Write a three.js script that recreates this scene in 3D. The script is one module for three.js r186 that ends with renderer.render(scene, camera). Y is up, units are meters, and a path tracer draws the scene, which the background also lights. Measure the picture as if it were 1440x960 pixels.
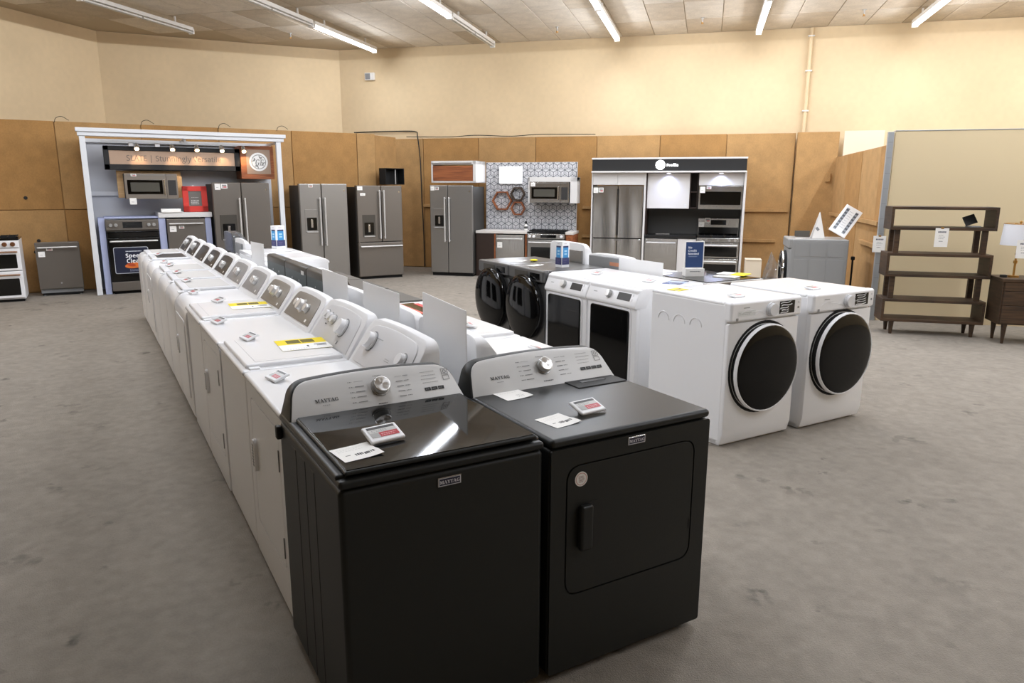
import * as THREE from 'three';
import { RoundedBoxGeometry } from 'three/addons/geometries/RoundedBoxGeometry.js';
import { mergeGeometries, toCreasedNormals } from 'three/addons/utils/BufferGeometryUtils.js';
import { RectAreaLightUniformsLib } from 'three/addons/lights/RectAreaLightUniformsLib.js';

// ---------------------------------------------------------------- camera, light, exposure
const scene = new THREE.Scene();
scene.background = new THREE.Color(0x000000);
const camera = new THREE.PerspectiveCamera(2 * Math.atan(480 / 1014.4) * 180 / Math.PI, 1.5, 0.05, 80);
camera.position.set(0, 1.706, 0);
camera.rotation.order = 'YXZ';
camera.rotation.set(-0.2105, -0.5264, 0.0028);
const renderer = new THREE.WebGLRenderer({ antialias: true });
renderer.toneMapping = THREE.LinearToneMapping;
renderer.toneMappingExposure = 1.3;
renderer.shadowMap.enabled = true;
RectAreaLightUniformsLib.init();
const TUBE_NITS = 57;                    // luminance of the lit fluorescent strips
const TUBE_COLOR = new THREE.Color(0.925, 0.98, 1.085);

// ---------------------------------------------------------------- helpers
const TH = -Math.PI / 4;                 // the back wall stands at 45 degrees to the rows of machines
const C45 = Math.SQRT1_2;
const wf = (X, Z, y = 0) => [C45 * (X + Z), y, C45 * (X - Z)];   // along the back wall, towards the back wall
let seed = 7;
const rnd = () => { seed = (seed + 0x6D2B79F5) | 0; let t = Math.imul(seed ^ (seed >>> 15), 1 | seed); t = (t + Math.imul(t ^ (t >>> 7), 61 | t)) ^ t; return ((t ^ (t >>> 14)) >>> 0) / 4294967296; };
const used = {};
const numbered = (n) => { if (!(n in used)) { used[n] = 0; return n; } used[n]++; return n + '_' + String(used[n]).padStart(3, '0'); };
function tag(o, label, category, group) { o.userData.label = label; o.userData.category = category; if (group) o.userData.group = group; return o; }
function thing(name, label, category, pos = [0, 0, 0], turn = 0, group) {
  const o = new THREE.Group(); o.name = numbered(name); scene.add(o);
  o.position.set(...pos); o.rotation.y = turn; return tag(o, label, category, group);
}
function part(name, geo, mat, parent, pos, rot) {
  const m = new THREE.Mesh(geo, mat); m.name = name; m.castShadow = m.receiveShadow = true;
  if (pos) m.position.set(...pos); if (rot) m.rotation.set(...rot);
  parent.add(m); return m;
}
function struct(name, geo, mat, pos, turn = 0) { const m = part(name, geo, mat, scene, pos, [0, turn, 0]); m.userData.kind = 'structure'; return m; }
const ni = (g) => (g.index ? g.toNonIndexed() : g);
const merge = (...l) => mergeGeometries(l.map((g) => { const q = ni(g); for (const k of Object.keys(q.attributes)) if (!['position', 'normal', 'uv'].includes(k)) q.deleteAttribute(k); return q; }));
const bx = (w, h, d, x = 0, y = 0, z = 0) => new THREE.BoxGeometry(w, h, d).translate(x, y, z);
const rb = (w, h, d, r, x = 0, y = 0, z = 0, s = 2) => new RoundedBoxGeometry(w, h, d, s, Math.min(r, w / 2.01, h / 2.01, d / 2.01)).translate(x, y, z);
// box given by its limits
const bl = (x0, x1, y0, y1, z0, z1) => bx(x1 - x0, y1 - y0, z1 - z0, (x0 + x1) / 2, (y0 + y1) / 2, (z0 + z1) / 2);
const rl = (x0, x1, y0, y1, z0, z1, r = 0.006, s = 2) => rb(x1 - x0, y1 - y0, z1 - z0, r, (x0 + x1) / 2, (y0 + y1) / 2, (z0 + z1) / 2, s);
const cy = (r, h, x = 0, y = 0, z = 0, n = 20, r2 = r) => new THREE.CylinderGeometry(r2, r, h, n).translate(x, y, z);
const cz = (r, d, x = 0, y = 0, z = 0, n = 24, r2 = r) => new THREE.CylinderGeometry(r2, r, d, n).rotateX(Math.PI / 2).translate(x, y, z);   // axis along z, r2 in front
const cx = (r, d, x = 0, y = 0, z = 0, n = 14) => new THREE.CylinderGeometry(r, r, d, n).rotateZ(Math.PI / 2).translate(x, y, z);
const tube = (pts, r, n = 24, k = 8) => new THREE.TubeGeometry(new THREE.CatmullRomCurve3(pts.map((p) => new THREE.Vector3(...p))), n, r, k);
function rrect(w, h, r, x = 0, y = 0) {
  const s = new THREE.Shape(), a = x - w / 2, b = x + w / 2, c = y - h / 2, d = y + h / 2;
  s.moveTo(a + r, c); s.lineTo(b - r, c); s.quadraticCurveTo(b, c, b, c + r); s.lineTo(b, d - r); s.quadraticCurveTo(b, d, b - r, d);
  s.lineTo(a + r, d); s.quadraticCurveTo(a, d, a, d - r); s.lineTo(a, c + r); s.quadraticCurveTo(a, c, a + r, c); return s;
}
const ext = (shape, d, bevel = 0.003, cs = 8) => new THREE.ExtrudeGeometry(shape, { depth: d, bevelEnabled: bevel > 0, bevelSize: bevel, bevelThickness: bevel, bevelOffset: -bevel, bevelSegments: 2, curveSegments: cs });
// a side profile in (z, y) swept along the width
function sweepX(pts, W, bevel = 0.006) {
  const s = new THREE.Shape(); pts.forEach((p, i) => { if (!i) s.moveTo(p[0], p[1]); else if (p.length === 4) s.quadraticCurveTo(p[0], p[1], p[2], p[3]); else s.lineTo(p[0], p[1]); });
  const g = new THREE.ExtrudeGeometry(s, { depth: W - 2 * bevel, bevelEnabled: bevel > 0, bevelSize: bevel, bevelThickness: bevel, bevelOffset: -bevel, bevelSegments: 2, curveSegments: 8 });
  g.translate(0, 0, -(W - 2 * bevel) / 2).rotateY(-Math.PI / 2).scale(1, 1, 1);
  return toCreasedNormals(g, 0.5);
}
const std = (c, rough = 0.5, metal = 0, o = {}) => new THREE.MeshStandardMaterial({ color: c, roughness: rough, metalness: metal, ...o });
const phy = (o) => new THREE.MeshPhysicalMaterial(o);

// ---------------------------------------------------------------- procedural textures
function canvas(w, h, draw) { const c = document.createElement('canvas'); c.width = w; c.height = h; draw(c.getContext('2d'), w, h); const t = new THREE.CanvasTexture(c); t.colorSpace = THREE.SRGBColorSpace; t.magFilter = THREE.LinearFilter; t.anisotropy = 8; return t; }
function lattice(n) { const a = new Float32Array(n * n); for (let i = 0; i < a.length; i++) a[i] = rnd(); return (u, v) => { u = ((u % 1) + 1) % 1 * n; v = ((v % 1) + 1) % 1 * n; const i = Math.floor(u), j = Math.floor(v), f = u - i, g = v - j, s = f * f * (3 - 2 * f), t = g * g * (3 - 2 * g), q = (x, y) => a[(y % n) * n + (x % n)]; return (q(i, j) * (1 - s) + q(i + 1, j) * s) * (1 - t) + (q(i, j + 1) * (1 - s) + q(i + 1, j + 1) * s) * t; }; }
function dataTex(n, fn, srgb = true) {
  const d = new Uint8Array(n * n * 4);
  for (let j = 0; j < n; j++) for (let i = 0; i < n; i++) { const c = fn(i / n, j / n), k = (j * n + i) * 4; d[k] = c[0]; d[k + 1] = c[1]; d[k + 2] = c[2]; d[k + 3] = 255; }
  const t = new THREE.DataTexture(d, n, n); t.wrapS = t.wrapT = THREE.RepeatWrapping; t.magFilter = THREE.LinearFilter; t.minFilter = THREE.LinearMipmapLinearFilter; t.generateMipmaps = true; t.anisotropy = 8; if (srgb) t.colorSpace = THREE.SRGBColorSpace; t.needsUpdate = true; return t;
}
function uvXZ(g, s) { const p = g.attributes.position, u = g.attributes.uv; for (let i = 0; i < p.count; i++) u.setXY(i, p.getX(i) / s, p.getZ(i) / s); return g; }
function uvXY(g, s) { const p = g.attributes.position, n = g.attributes.normal, u = g.attributes.uv; for (let i = 0; i < p.count; i++) u.setXY(i, (Math.abs(n.getX(i)) > 0.7 ? p.getZ(i) : p.getX(i)) / s, p.getY(i) / s); return g; }
// carpet: worn low pile with trodden blotches; one repeat is 9 m
const carpetTex = (() => {
  const a = lattice(220), b = lattice(90), c = lattice(34), e = lattice(9), f = lattice(460), spots = [];
  for (let i = 0; i < 300; i++) { const X = rnd(), Y = rnd(), R = 0.0015 + rnd() * rnd() * 0.007, k = 0.06 + rnd() * 0.14; for (let j = 0; j < 5; j++) spots.push([X + (rnd() - 0.5) * R * 3, Y + (rnd() - 0.5) * R * 2, R * (0.4 + rnd() * 0.7), 0.35 + rnd() * 0.6, rnd() * 3.1, k]); }
  const N = 1400, stain = new Float32Array(N * N);
  for (const [x, y, r, q, an, k] of spots) { const R = Math.ceil(r * 2.2 * N); for (let j = -R; j <= R; j++) for (let i = -R; i <= R; i++) { const dx = (i * Math.cos(an) + j * Math.sin(an)) / (r * N), dy = (-i * Math.sin(an) + j * Math.cos(an)) / (r * q * N), d = dx * dx + dy * dy; const q2 = d + 1.5 * (f(x + i / N, y + j / N) - 0.5) + 0.9 * (a(x + i / N, y + j / N) - 0.5); if (q2 < 1.1) { const I = ((Math.round(x * N) + i) % N + N) % N, J = ((Math.round(y * N) + j) % N + N) % N; stain[J * N + I] += k * 0.62 * Math.min(1, (1.1 - q2) * 1.3) * (0.45 + a(I / N, J / N)); } } }
  return dataTex(N, (u, v) => { const g = 0.89 + 0.09 * a(u, v) + 0.045 * b(u, v) + 0.03 * c(u, v) + 0.03 * e(u, v) + 0.05 * (rnd() - 0.5) - Math.min(0.3, stain[Math.floor(v * N) * N + Math.floor(u * N)]); return [143 * g, 135 * g, 124 * g]; });
})();
const carpetBump = (() => { const a = lattice(256); return dataTex(512, (u, v) => { const g = 90 + 90 * a(u, v) + 70 * rnd(); return [g, g, g]; }, false); })();
carpetBump.repeat.set(12, 12);
const fiberTex = (() => { const a = lattice(120), b = lattice(12); return dataTex(512, (u, v) => { const g = 0.9 + 0.06 * a(u, v * 0.7) + 0.08 * b(u, v) + 0.04 * (rnd() - 0.5); return [182 * g, 143 * g, 93 * g]; }); })();
const plasterTex = (() => { const a = lattice(64), b = lattice(7); return dataTex(512, (u, v) => { const g = 0.955 + 0.02 * a(u, v) + 0.04 * b(u, v) + 0.008 * (rnd() - 0.5); return [224 * g, 201 * g, 163 * g]; }); })();
const tileTex = (() => { const a = lattice(40), b = lattice(8); return dataTex(256, (u, v) => { let g = 0.92 + 0.05 * a(u, v) + 0.06 * b(u, v); if (rnd() > 0.93) g *= 0.86; return [226 * g, 216 * g, 200 * g]; }); })();
function woodTex(c1, c2, n = 256) { const a = lattice(60), b = lattice(6); return dataTex(n, (u, v) => { const g = Math.min(1, Math.max(0, 0.5 + 0.9 * (a(u * 0.08, v * 1.0) - 0.5) + 0.8 * (b(u * 0.5, v * 1.0) - 0.5) + 0.15 * (rnd() - 0.5))); return c1.map((x, i) => x + (c2[i] - x) * g); }); }
const brushed = (() => { const a = lattice(200); return dataTex(256, (u, v) => { const g = 100 + 110 * a(u * 1.0, v * 0.03) + 20 * rnd(); return [g, g, g]; }, false); })();

// ---------------------------------------------------------------- materials
const M = {
  carpet: std(0xffffff, 0.97, 0, { map: carpetTex, bumpMap: carpetBump, bumpScale: 0.004 }),
  wall: std(0xffffff, 0.85, 0, { map: plasterTex }),
  fiber: std(0xffffff, 0.92, 0, { map: fiberTex }),
  fiberB: std(0xf3ead9, 0.92, 0, { map: fiberTex }),
  tile: std(0xffffff, 0.95, 0, { map: tileTex }), tileB: std(0xeee9e2, 0.95, 0, { map: tileTex }), tileC: std(0xe2dcd2, 0.95, 0, { map: tileTex }),
  grid: std(0xb9ab94, 0.8),
  fixture: std(0xe9e7e2, 0.4), tubeOff: std(0xd6d4ce, 0.3),
  tubeOn: std(0xffffff, 0.4, 0, { emissive: 0xfbfcff, emissiveIntensity: 6 }),
  white: std(0xf2f2f3, 0.28), whiteTop: std(0xf3f3f4, 0.2), whitePlastic: std(0xf0f0f1, 0.4), softGrey: std(0xdedee0, 0.35),
  black: phy({ color: 0x262725, roughness: 0.45, specularIntensity: 0.6 }), blackDeck: phy({ color: 0x292a29, roughness: 0.36, specularIntensity: 0.55 }), blackGloss: std(0x060606, 0.08), blackMatte: std(0x141414, 0.6), gap: std(0x0a0a0a, 0.8),
  glassLid: phy({ color: 0x101111, roughness: 0.04, ior: 1.34 }),
  silverPanel: std(0xcfcecc, 0.42, 0.1), chrome: std(0xd8d8d8, 0.16, 1), satin: std(0xbdbdbc, 0.36, 0.7), knobCap: std(0xf0f0f0, 0.3, 0.6, { flatShading: true }),
  steel: std(0xb4b2ae, 0.3, 0.92, { roughnessMap: brushed }), steelDark: std(0x9b9996, 0.32, 0.8), slate: std(0x77716a, 0.36, 0.55), slateDark: std(0x4a463f, 0.45, 0.3), graphite: std(0x6b6b6b, 0.3, 0.75),
  galv: std(0x58605f, 0.45, 0.5), brownPanel: std(0x8a847c, 0.4, 0.3), greyPanel: std(0x9c9b9c, 0.4, 0.25), darkPanel: std(0x3f3e3e, 0.3, 0.2),
  fridgeSide: std(0x34322f, 0.6), door: phy({ color: 0x060606, roughness: 0.07, ior: 1.3 }),
  paper: std(0xf4f2ee, 0.85), yellow: std(0xf1dc1e, 0.8), cable: std(0x1b1a18, 0.6), red: std(0xd2352a, 0.5),
  bluegrey: std(0xcfd1d6, 0.7), lilac: std(0xaeb6d6, 0.6), whiteFrame: std(0xdfe1e4, 0.5), grey: std(0x8b8c8d, 0.5), greyWasher: std(0x9a9b9b, 0.4, 0.1), handle: std(0xdcdbd9, 0.3, 0.45), spun: phy({ color: 0xe9e9e9, roughness: 0.28, metalness: 0.85, anisotropy: 0.9 }),
  laminate: std(0xdcdad8, 0.5), blackStone: std(0x161616, 0.25), marble: std(0xd9d4ce, 0.35), charcoalPanel: std(0x4b4b4a, 0.7),
  walnut: std(0xffffff, 0.55, 0, { map: woodTex([50, 36, 23], [80, 58, 38]) }), cherry: std(0xffffff, 0.5, 0, { map: woodTex([120, 66, 34], [166, 98, 56]) }), oak: std(0xffffff, 0.6, 0, { map: woodTex([202, 160, 108], [222, 184, 134]) }), espresso: std(0x2c1c14, 0.5),
  brass: std(0xb98c4a, 0.35, 0.8), shade: phy({ color: 0xe6e8ee, roughness: 1, transmission: 0.3, thickness: 0 }),
  beigeBoard: std(0xd9c7a2, 0.85), beigeLight: std(0xe0d3bd, 0.85), post: std(0xa9adb0, 0.45, 0.5),
  acrylic: phy({ color: 0xffffff, roughness: 0.5, transmission: 0.25, thickness: 0, ior: 1.45 }), film: phy({ color: 0xe9ecee, roughness: 0.12, transmission: 0.92, thickness: 0 }),
  pearl: std(0xc7c4c0, 0.55),
};
// flat print on a thin plane; transparent where nothing is drawn
const prints = {};
function printMat(key, w, h, draw, o = {}) { if (!prints[key]) prints[key] = std(0xffffff, o.rough ?? 0.6, 0, { map: canvas(w, h, draw), transparent: !o.opaque, ...(o.m || {}) }); return prints[key]; }
const fill = (g, w, h, c) => { g.fillStyle = c; g.fillRect(0, 0, w, h); };
const say = (g, s, x, y, px, c, font = 'sans-serif', st = 'bold', al = 'center') => { g.fillStyle = c; g.font = `${st} ${px}px ${font}`; g.textAlign = al; g.textBaseline = 'middle'; g.fillText(s, x, y); };
function scribble(g, x, y, w, lines, dy, c, lw = 2) { g.strokeStyle = c; g.lineWidth = lw; for (let i = 0; i < lines; i++) { g.setLineDash([5 + 4 * rnd(), 2 + 2 * rnd()]); g.beginPath(); g.moveTo(x + w * 0.1 * rnd(), y + i * dy); g.lineTo(x + w * (0.7 + 0.3 * rnd()), y + i * dy); g.stroke(); } g.setLineDash([]); }
const plane = (w, h) => new THREE.PlaneGeometry(w, h);
// ---------------------------------------------------------------- the room
struct('floor', uvXZ(bl(-12.5, 11.5, -0.12, 0, -16, 9), 9), M.carpet, undefined, TH);
const CEIL = 4.55;
struct('wall_back', uvXY(bl(-8.2, 11.2, 0, CEIL + 0.2, -15.1, -14.9), 4), M.wall, undefined, TH);
struct('wall_left', uvXY(bl(-11.5, -11.3, 0, CEIL + 0.2, -12.02, 9), 4), M.wall, undefined, TH);
{ // the slanted wall between them
  const a = [-11.3, 12.0], b = [-7.8, 14.9], L = Math.hypot(b[0] - a[0], b[1] - a[1]), an = Math.atan2(b[1] - a[1], b[0] - a[0]);
  struct('wall_back_left', uvXY(bl(-0.12, L + 0.1, 0, CEIL + 0.2, -0.2, 0), 4), M.wall, wf(a[0], a[1]), TH + an);
}
struct('wall_right', uvXY(bl(10, 10.2, 0, CEIL + 0.2, -15, 9), 4), M.wall, undefined, TH);
struct('wall_front', uvXY(bl(-11.5, 10.2, 0, CEIL + 0.2, 8.2, 8.4), 4), M.wall, undefined, TH);
const ceiling = struct('ceiling', uvXZ(bl(-11.6, 10.3, CEIL + 0.012, CEIL + 0.16, -15.1, 8.5), 1.22), M.grid, undefined, TH);
{
  const tg = uvXZ(rb(0.597, 0.02, 1.205, 0.004, 0, 0, 0, 1), 0.9), mats = [M.tile, M.tile, M.tile, M.tileB, M.tileC];
  for (let j = 0; j < 6; j++) for (let i = -18; i < 15; i++) {
    const x = -0.225 + i * 0.61, z = -(14.27 - j * 1.22);
    if (j === 0 && z < -14.3) continue;
    if (x < -11.0 || (x - 0.3 < -7.8 && (-z + 0.6 - 12.0) > (x - 0.3 + 11.3) * 0.8286)) continue;
    part('ceiling_tile', tg, mats[Math.floor(rnd() * mats.length)], ceiling, [x, CEIL + 0.006 + rnd() * 0.003, z], [0, rnd() < 0.5 ? 0 : Math.PI, 0]);
  }
}
const outer = []; // ceiling tiles nearer than the six rows in view belong to the plain slab

// fluorescent strips: rows of 8 ft units running towards the back wall
function strip(X, zEnd, lit, label, vis) {
  const t = thing('fluorescent_strip', label, 'ceiling light', wf(X, zEnd - 1.22, 4.36), TH, 'fluorescent strips on the ceiling');
  part('channel', merge(rl(-0.055, 0.055, 0.03, 0.09, -1.2, 1.2, 0.008), rl(-0.05, 0.05, -0.025, 0.06, -1.22, -1.19, 0.006), rl(-0.05, 0.05, -0.025, 0.06, 1.19, 1.22, 0.006)), M.fixture, t);
  for (const z of [-0.8, 0.8]) part('hanger', bl(-0.012, 0.012, 0.08, 0.196, z - 0.012, z + 0.012), M.fixture, t);
  for (const z of [-0.6, 0.6]) for (const x of [-0.026, 0.026]) part('tube', new THREE.CylinderGeometry(0.016, 0.016, 1.16, 10).rotateX(Math.PI / 2).translate(x, 0.005, z), lit ? M.tubeOn : M.tubeOff, t);
  if (lit) for (const s of [-1, 1]) {
    const l = new THREE.RectAreaLight(TUBE_COLOR, TUBE_NITS, 0.06, 2.3);
    l.position.set(s * 0.055, -0.03, 0); l.rotation.set(-Math.PI / 2, 0, s * 0.75, 'ZYX'); l.castShadow = true; t.add(l);
  }
}
{
  const rows = [-8.98, -6.63, -4.16, -1.77, 0.71, 3.19, 5.6, 8.1];
  // lit units, counted from the back wall
  const lit = [[3], [0, 2, 3], [1, 3], [0, 1, 2, 4], [0, 1, 3], [0, 1, 2, 4], [0, 1, 2, 4], [0, 1, 3]];
  const show = [[1, 3], [0, 1, 2, 3], [0, 1, 3], [0, 1, 2, 4], [0, 1, 3], [0, 1, 2, 4], [0, 1, 2, 4], [0, 1, 3]];
  const where = { '0,1': 'unlit fluorescent strip light beside the slanted cream wall', '1,0': 'lit double fluorescent strip nearest the corner of slanted and back walls', '1,1': 'dark fluorescent strip joined to the lit one by the slanted wall', '2,0': 'dark fluorescent strip ending at the back wall beside the small grey wall box', '2,1': 'lit fluorescent strip joined to the dark strip that ends at the back wall', '3,0': 'lit fluorescent strip meeting the back wall above the patterned kitchen display', '4,0': 'lit fluorescent strip meeting the back wall just beside the wall pipe', '5,0': 'lit fluorescent strip above the end of the beige board wall' };
  for (let i = 0; i < rows.length; i++) for (const k of show[i]) strip(rows[i], 14.19 - 2.47 * k, lit[i].includes(k), where[i + ',' + k] || ['first', 'second', 'third', 'fourth', 'fifth'][k] + ' fluorescent strip from the back wall in the ' + ['slanted wall', 'corner', 'wall box', 'patterned kitchen', 'wall pipe', 'beige board', 'side aisle', 'side wall'][i] + ' ceiling row');
}
for (const [X, Z] of [[-2.8, 13.7], [-0.25, 13.6], [2.3, 13.65], [-7.8, 13.0]]) {
  const t = thing('fire_sprinkler', 'small metal fire sprinkler head under the ceiling tiles', 'sprinkler', wf(X, Z, CEIL - 0.1), 0, 'fire sprinklers on the ceiling');
  part('pipe', cy(0.012, 0.07, 0, 0.06, 0), M.satin, t); part('escutcheon', cy(0.035, 0.008, 0, 0.092, 0), M.satin, t); part('deflector', merge(cy(0.024, 0.004, 0, 0, 0), bl(-0.018, 0.018, 0, 0.03, -0.004, 0.004)), M.brass, t);
}
{ // wall pipe and small box
  const t = thing('conduit_pipe', 'cream painted conduit pipe running down the back wall', 'pipe', wf(1.66, 14.85, 2.6), TH);
  part('pipe', cy(0.03, 1.9, 0, 0.99, 0.0, 12), M.wall, t); part('elbow', rl(-0.04, 0.04, -0.05, 0.06, -0.04, 0.05, 0.01), M.wall, t);
  for (const y of [0.5, 1.2, 1.8]) part('strap', rl(-0.055, 0.055, y - 0.012, y + 0.012, -0.045, 0.035, 0.004), M.fixture, t);
  const b = thing('wall_box', 'small grey and white box mounted high on the back wall', 'wall box', wf(-7.08, 14.86, 4.0), TH);
  part('housing', rl(-0.11, 0.11, -0.075, 0.075, -0.035, 0.03, 0.008), M.fixture, b); part('grille', rl(-0.095, 0.02, -0.06, 0.06, 0.03, 0.036, 0.002), M.grey, b);
}

// ---------------------------------------------------------------- fiberboard partitions
function partition(label, pos, turn, edges, h, rails, splits, mats = [M.fiber, M.fiberB], shut) {
  const t = thing('fiberboard_partition', label, 'partition', pos, turn);
  const ys = [0.01, ...splits, h];
  for (let i = 0; i < edges.length - 1; i++) for (let k = 0; k < ys.length - 1; k++) part('panel', uvXY(rl(edges[i] + 0.006, edges[i + 1] - 0.006, ys[k] + 0.005, ys[k + 1] - 0.005, -0.03, (i % 2) * 0.004, 0.004, 1), 1.4), mats[(i + k) % mats.length], t);
  part('backing', bl(edges[0], edges[edges.length - 1], 0, h - 0.01, -0.06, -0.025), M.fiber, t);
  for (const [y, x0, x1] of rails) part('rail', uvXY(rl(x0, x1, y - 0.03, y + 0.03, 0.003, 0.05, 0.006), 1.4), M.fiber, t);
  return t;
}
{
  const t = partition('tall brown fiberboard partition along the slanted wall behind slate appliances', [0, 0, -14.0], 0, [-3.98, -2.75, -1.53, -0.312, 0.923, 2.141, 3.407, 4.649, 5.021], 2.72, [], [1.33]);
  for (const x of [-0.3, 0.93, 2.15, 3.15]) part('cable', tube([[x, 2.70, 0.01], [x + 0.02, 2.76, 0.02], [x + 0.1, 2.79, 0.03], [x + 0.2, 2.735, 0.02]], 0.005, 12, 6), M.cable, t);
  for (const [x, y] of [[-0.82, 1.52], [-0.72, 0.84], [-0.78, 0.66]]) part('plug', cz(0.028, 0.006, x, y, 0.004, 10), M.cable, t);  // flat dark discs, the darkness of small holes in the board painted on
  partition('narrow brown fiberboard return panel beside the slate french door fridge', [5.02, 0, -14.0], 0.62, [0, 0.74], 2.70, [], []);
  const b = partition('long brown fiberboard partition along the back wall behind the kitchen displays', wf(0, 14.7), TH, [-6.7, -5.841, -4.622, -3.406, -2.168, -0.941, 0.297, 1.521], 2.705, [[1.32, -5.85, -4.9], [1.31, -2.42, -2.15], [1.29, 0.70, 1.48], [0.72, 0.70, 1.3], [0.74, -2.42, -2.15]], []);
  part('cable', tube([[-6.2, 2.74, 0.03], [-5.2, 2.725, 0.02], [-4.7, 2.75, 0.02], [-3.9, 2.72, 0.02], [-3.4, 2.745, 0.02], [-2.2, 2.73, 0.02]], 0.008, 40, 6), M.cable, b);
  const c = partition('short fiberboard partition beside the wall pipe in the back right corner', wf(0, 14.62), TH, [1.54, 2.26], 2.712, [], []);
  part('outlet_box', rl(2.08, 2.16, 1.82, 1.98, 0.0, 0.05, 0.006), M.fiber, c);
  const d = thing('white_board_panel', 'pale board panel standing beside the fiberboard corner under the cream wall', 'panel', wf(2.66, 14.6), TH); part('board', rl(-0.33, 0.33, 0.005, 2.715, -0.02, 0.02, 0.004), M.beigeLight, d);
  partition('fiberboard partition running out from the back wall to a grey post', wf(2.22, 10.42), TH + Math.PI / 2 + Math.PI, [-4.16, -2.95, -1.72, -0.5, 0], 2.26, [[1.25, -4.1, -0.1], [0.98, -4.1, -2.9], [0.95, -1.2, -0.1]], []);
}
{
  const w = struct('wall_partition', uvXY(bl(2.24, 7.0, 0, 2.405, -10.42, -10.32), 4), M.beigeBoard, undefined, TH);
  const t = thing('partition_post', 'grey slotted metal post at the end of beige board wall', 'post', wf(2.19, 10.33), TH);
  part('post', rl(-0.035, 0.035, 0, 2.40, -0.03, 0.03, 0.004), M.post, t);
  for (let i = 0; i < 12; i++) part('slot', bl(-0.03, 0.03, 0.18 + i * 0.19, 0.184 + i * 0.19, 0.03, 0.0315), M.grey, t);
  const tr = thing('board_trim', 'thin grey metal cap along the top of beige board wall', 'trim', wf(4.6, 10.37, 2.406), TH); part('cap', rl(-2.36, 2.36, 0, 0.012, -0.055, 0.055, 0.003), M.post, tr);
  const cw = thing('wire_cable', 'thin dark cable along the fiberboard top and down the recess', 'cable', [0, 0, 0], 0);
  const q = (u) => { const p = wf(u[0], u[1], u[2]); return p; };
  part('cable', tube([[-7.5, 14.86, 2.86], [-6.6, 14.86, 2.87], [-6.05, 14.84, 2.85], [-5.95, 14.66, 2.76], [-5.9, 14.66, 2.3], [-5.88, 14.66, 1.4], [-5.86, 14.66, 0.9], [-5.85, 14.66, 0.02]].map(q), 0.012, 60, 6), M.cable, cw);
}

// ---------------------------------------------------------------- small loose things: price tags, papers, energy labels
const tagScreen = () => printMat('tagscreen', 128, 72, (g, w, h) => { fill(g, w, h, '#c9c9c6'); g.fillStyle = '#3b3b3b'; g.fillRect(0, 0, w, 16); g.fillStyle = '#aaa9a7'; g.fillRect(0, 40, 40, 32); g.fillStyle = '#b8323a'; g.fillRect(40, 40, 88, 32); scribble(g, 4, 24, 110, 2, 9, '#555', 2); scribble(g, 46, 52, 76, 2, 10, '#e9c8c8', 3); }, { opaque: true, rough: 0.35 });
function priceTag(label, pos, turn, s = 1, tilt = 0.35) {
  const t = thing('price_tag', label, 'price tag', pos, turn, 'electronic price tags on the appliances');
  const f = part('frame', rb(0.118 * s, 0.012, 0.082 * s, 0.008, 0, 0, 0), M.whitePlastic, t, [0, 0.006 * s + 0.041 * s * Math.sin(tilt), 0], [tilt, 0, 0]);
  part('screen', plane(0.094 * s, 0.054 * s), tagScreen(), f, [0, 0.0068, -0.004 * s], [-Math.PI / 2, 0, 0]);
  part('stand', bl(-0.02 * s, 0.02 * s, 0, 0.05 * s * Math.sin(tilt) + 0.003, -0.03 * s, -0.024 * s), M.whitePlastic, t);
  return t;
}
const noteMat = (k) => printMat('note' + k, 128, 96, (g, w, h) => { fill(g, w, h, '#f3f1ec'); scribble(g, 14, 14, 90, 3, 8, '#d0cec9', 2); if (k) { g.fillStyle = '#2d2d2d'; for (let i = 0; i < 9; i++) g.fillRect(52 + i * 7, 56 + (rnd() * 5 | 0), 2 + rnd() * 4, 13); g.fillRect(22, 58, 16, 3); } else scribble(g, 70, 60, 40, 3, 9, '#8a8a88', 2); }, { opaque: true, rough: 0.85 });
function note(label, pos, turn, w = 0.12, h = 0.09, k = 1) {
  const t = thing('paper_note', label, 'paper', pos, turn, 'paper notes lying on appliances');
  const g = new THREE.PlaneGeometry(w, h, 8, 6).rotateX(-Math.PI / 2), p = g.attributes.position;
  for (let i = 0; i < p.count; i++) { const a = p.getX(i) / w + 0.5; p.setY(i, 0.0015 + 0.012 * Math.max(0, a - 0.45) ** 2 * (p.getZ(i) > 0 ? 1.4 : 0.5)); }
  g.computeVertexNormals(); part('sheet', g, noteMat(k), t);
  return t;
}
const energyMat = () => printMat('energy', 160, 128, (g, w, h) => { fill(g, w, h, '#f6f5f1'); g.fillStyle = '#f2d91f'; g.fillRect(0, 0, w, 62); g.fillStyle = '#3f3a1c'; g.fillRect(34, 10, 44, 40); g.fillRect(82, 10, 42, 40); g.fillStyle = '#c9b51d'; for (let i = 0; i < 4; i++) g.fillRect(36, 15 + i * 9, 86, 2); g.fillStyle = '#2b2b2b'; g.fillRect(112, 76, 40, 7); g.fillRect(118, 90, 32, 6); g.fillRect(86, 84, 6, 16); scribble(g, 10, 112, 90, 2, 7, '#bbb', 2); }, { opaque: true, rough: 0.8 });
function energy(label, pos, turn, w = 0.19, h = 0.15) { const t = thing('energy_label', label, 'label', pos, turn, 'yellow energy labels on machine lids'); part('sheet', new THREE.BoxGeometry(w, 0.0015, h), energyMat(), t, [0, 0.0012, 0]); return t; }
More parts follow.
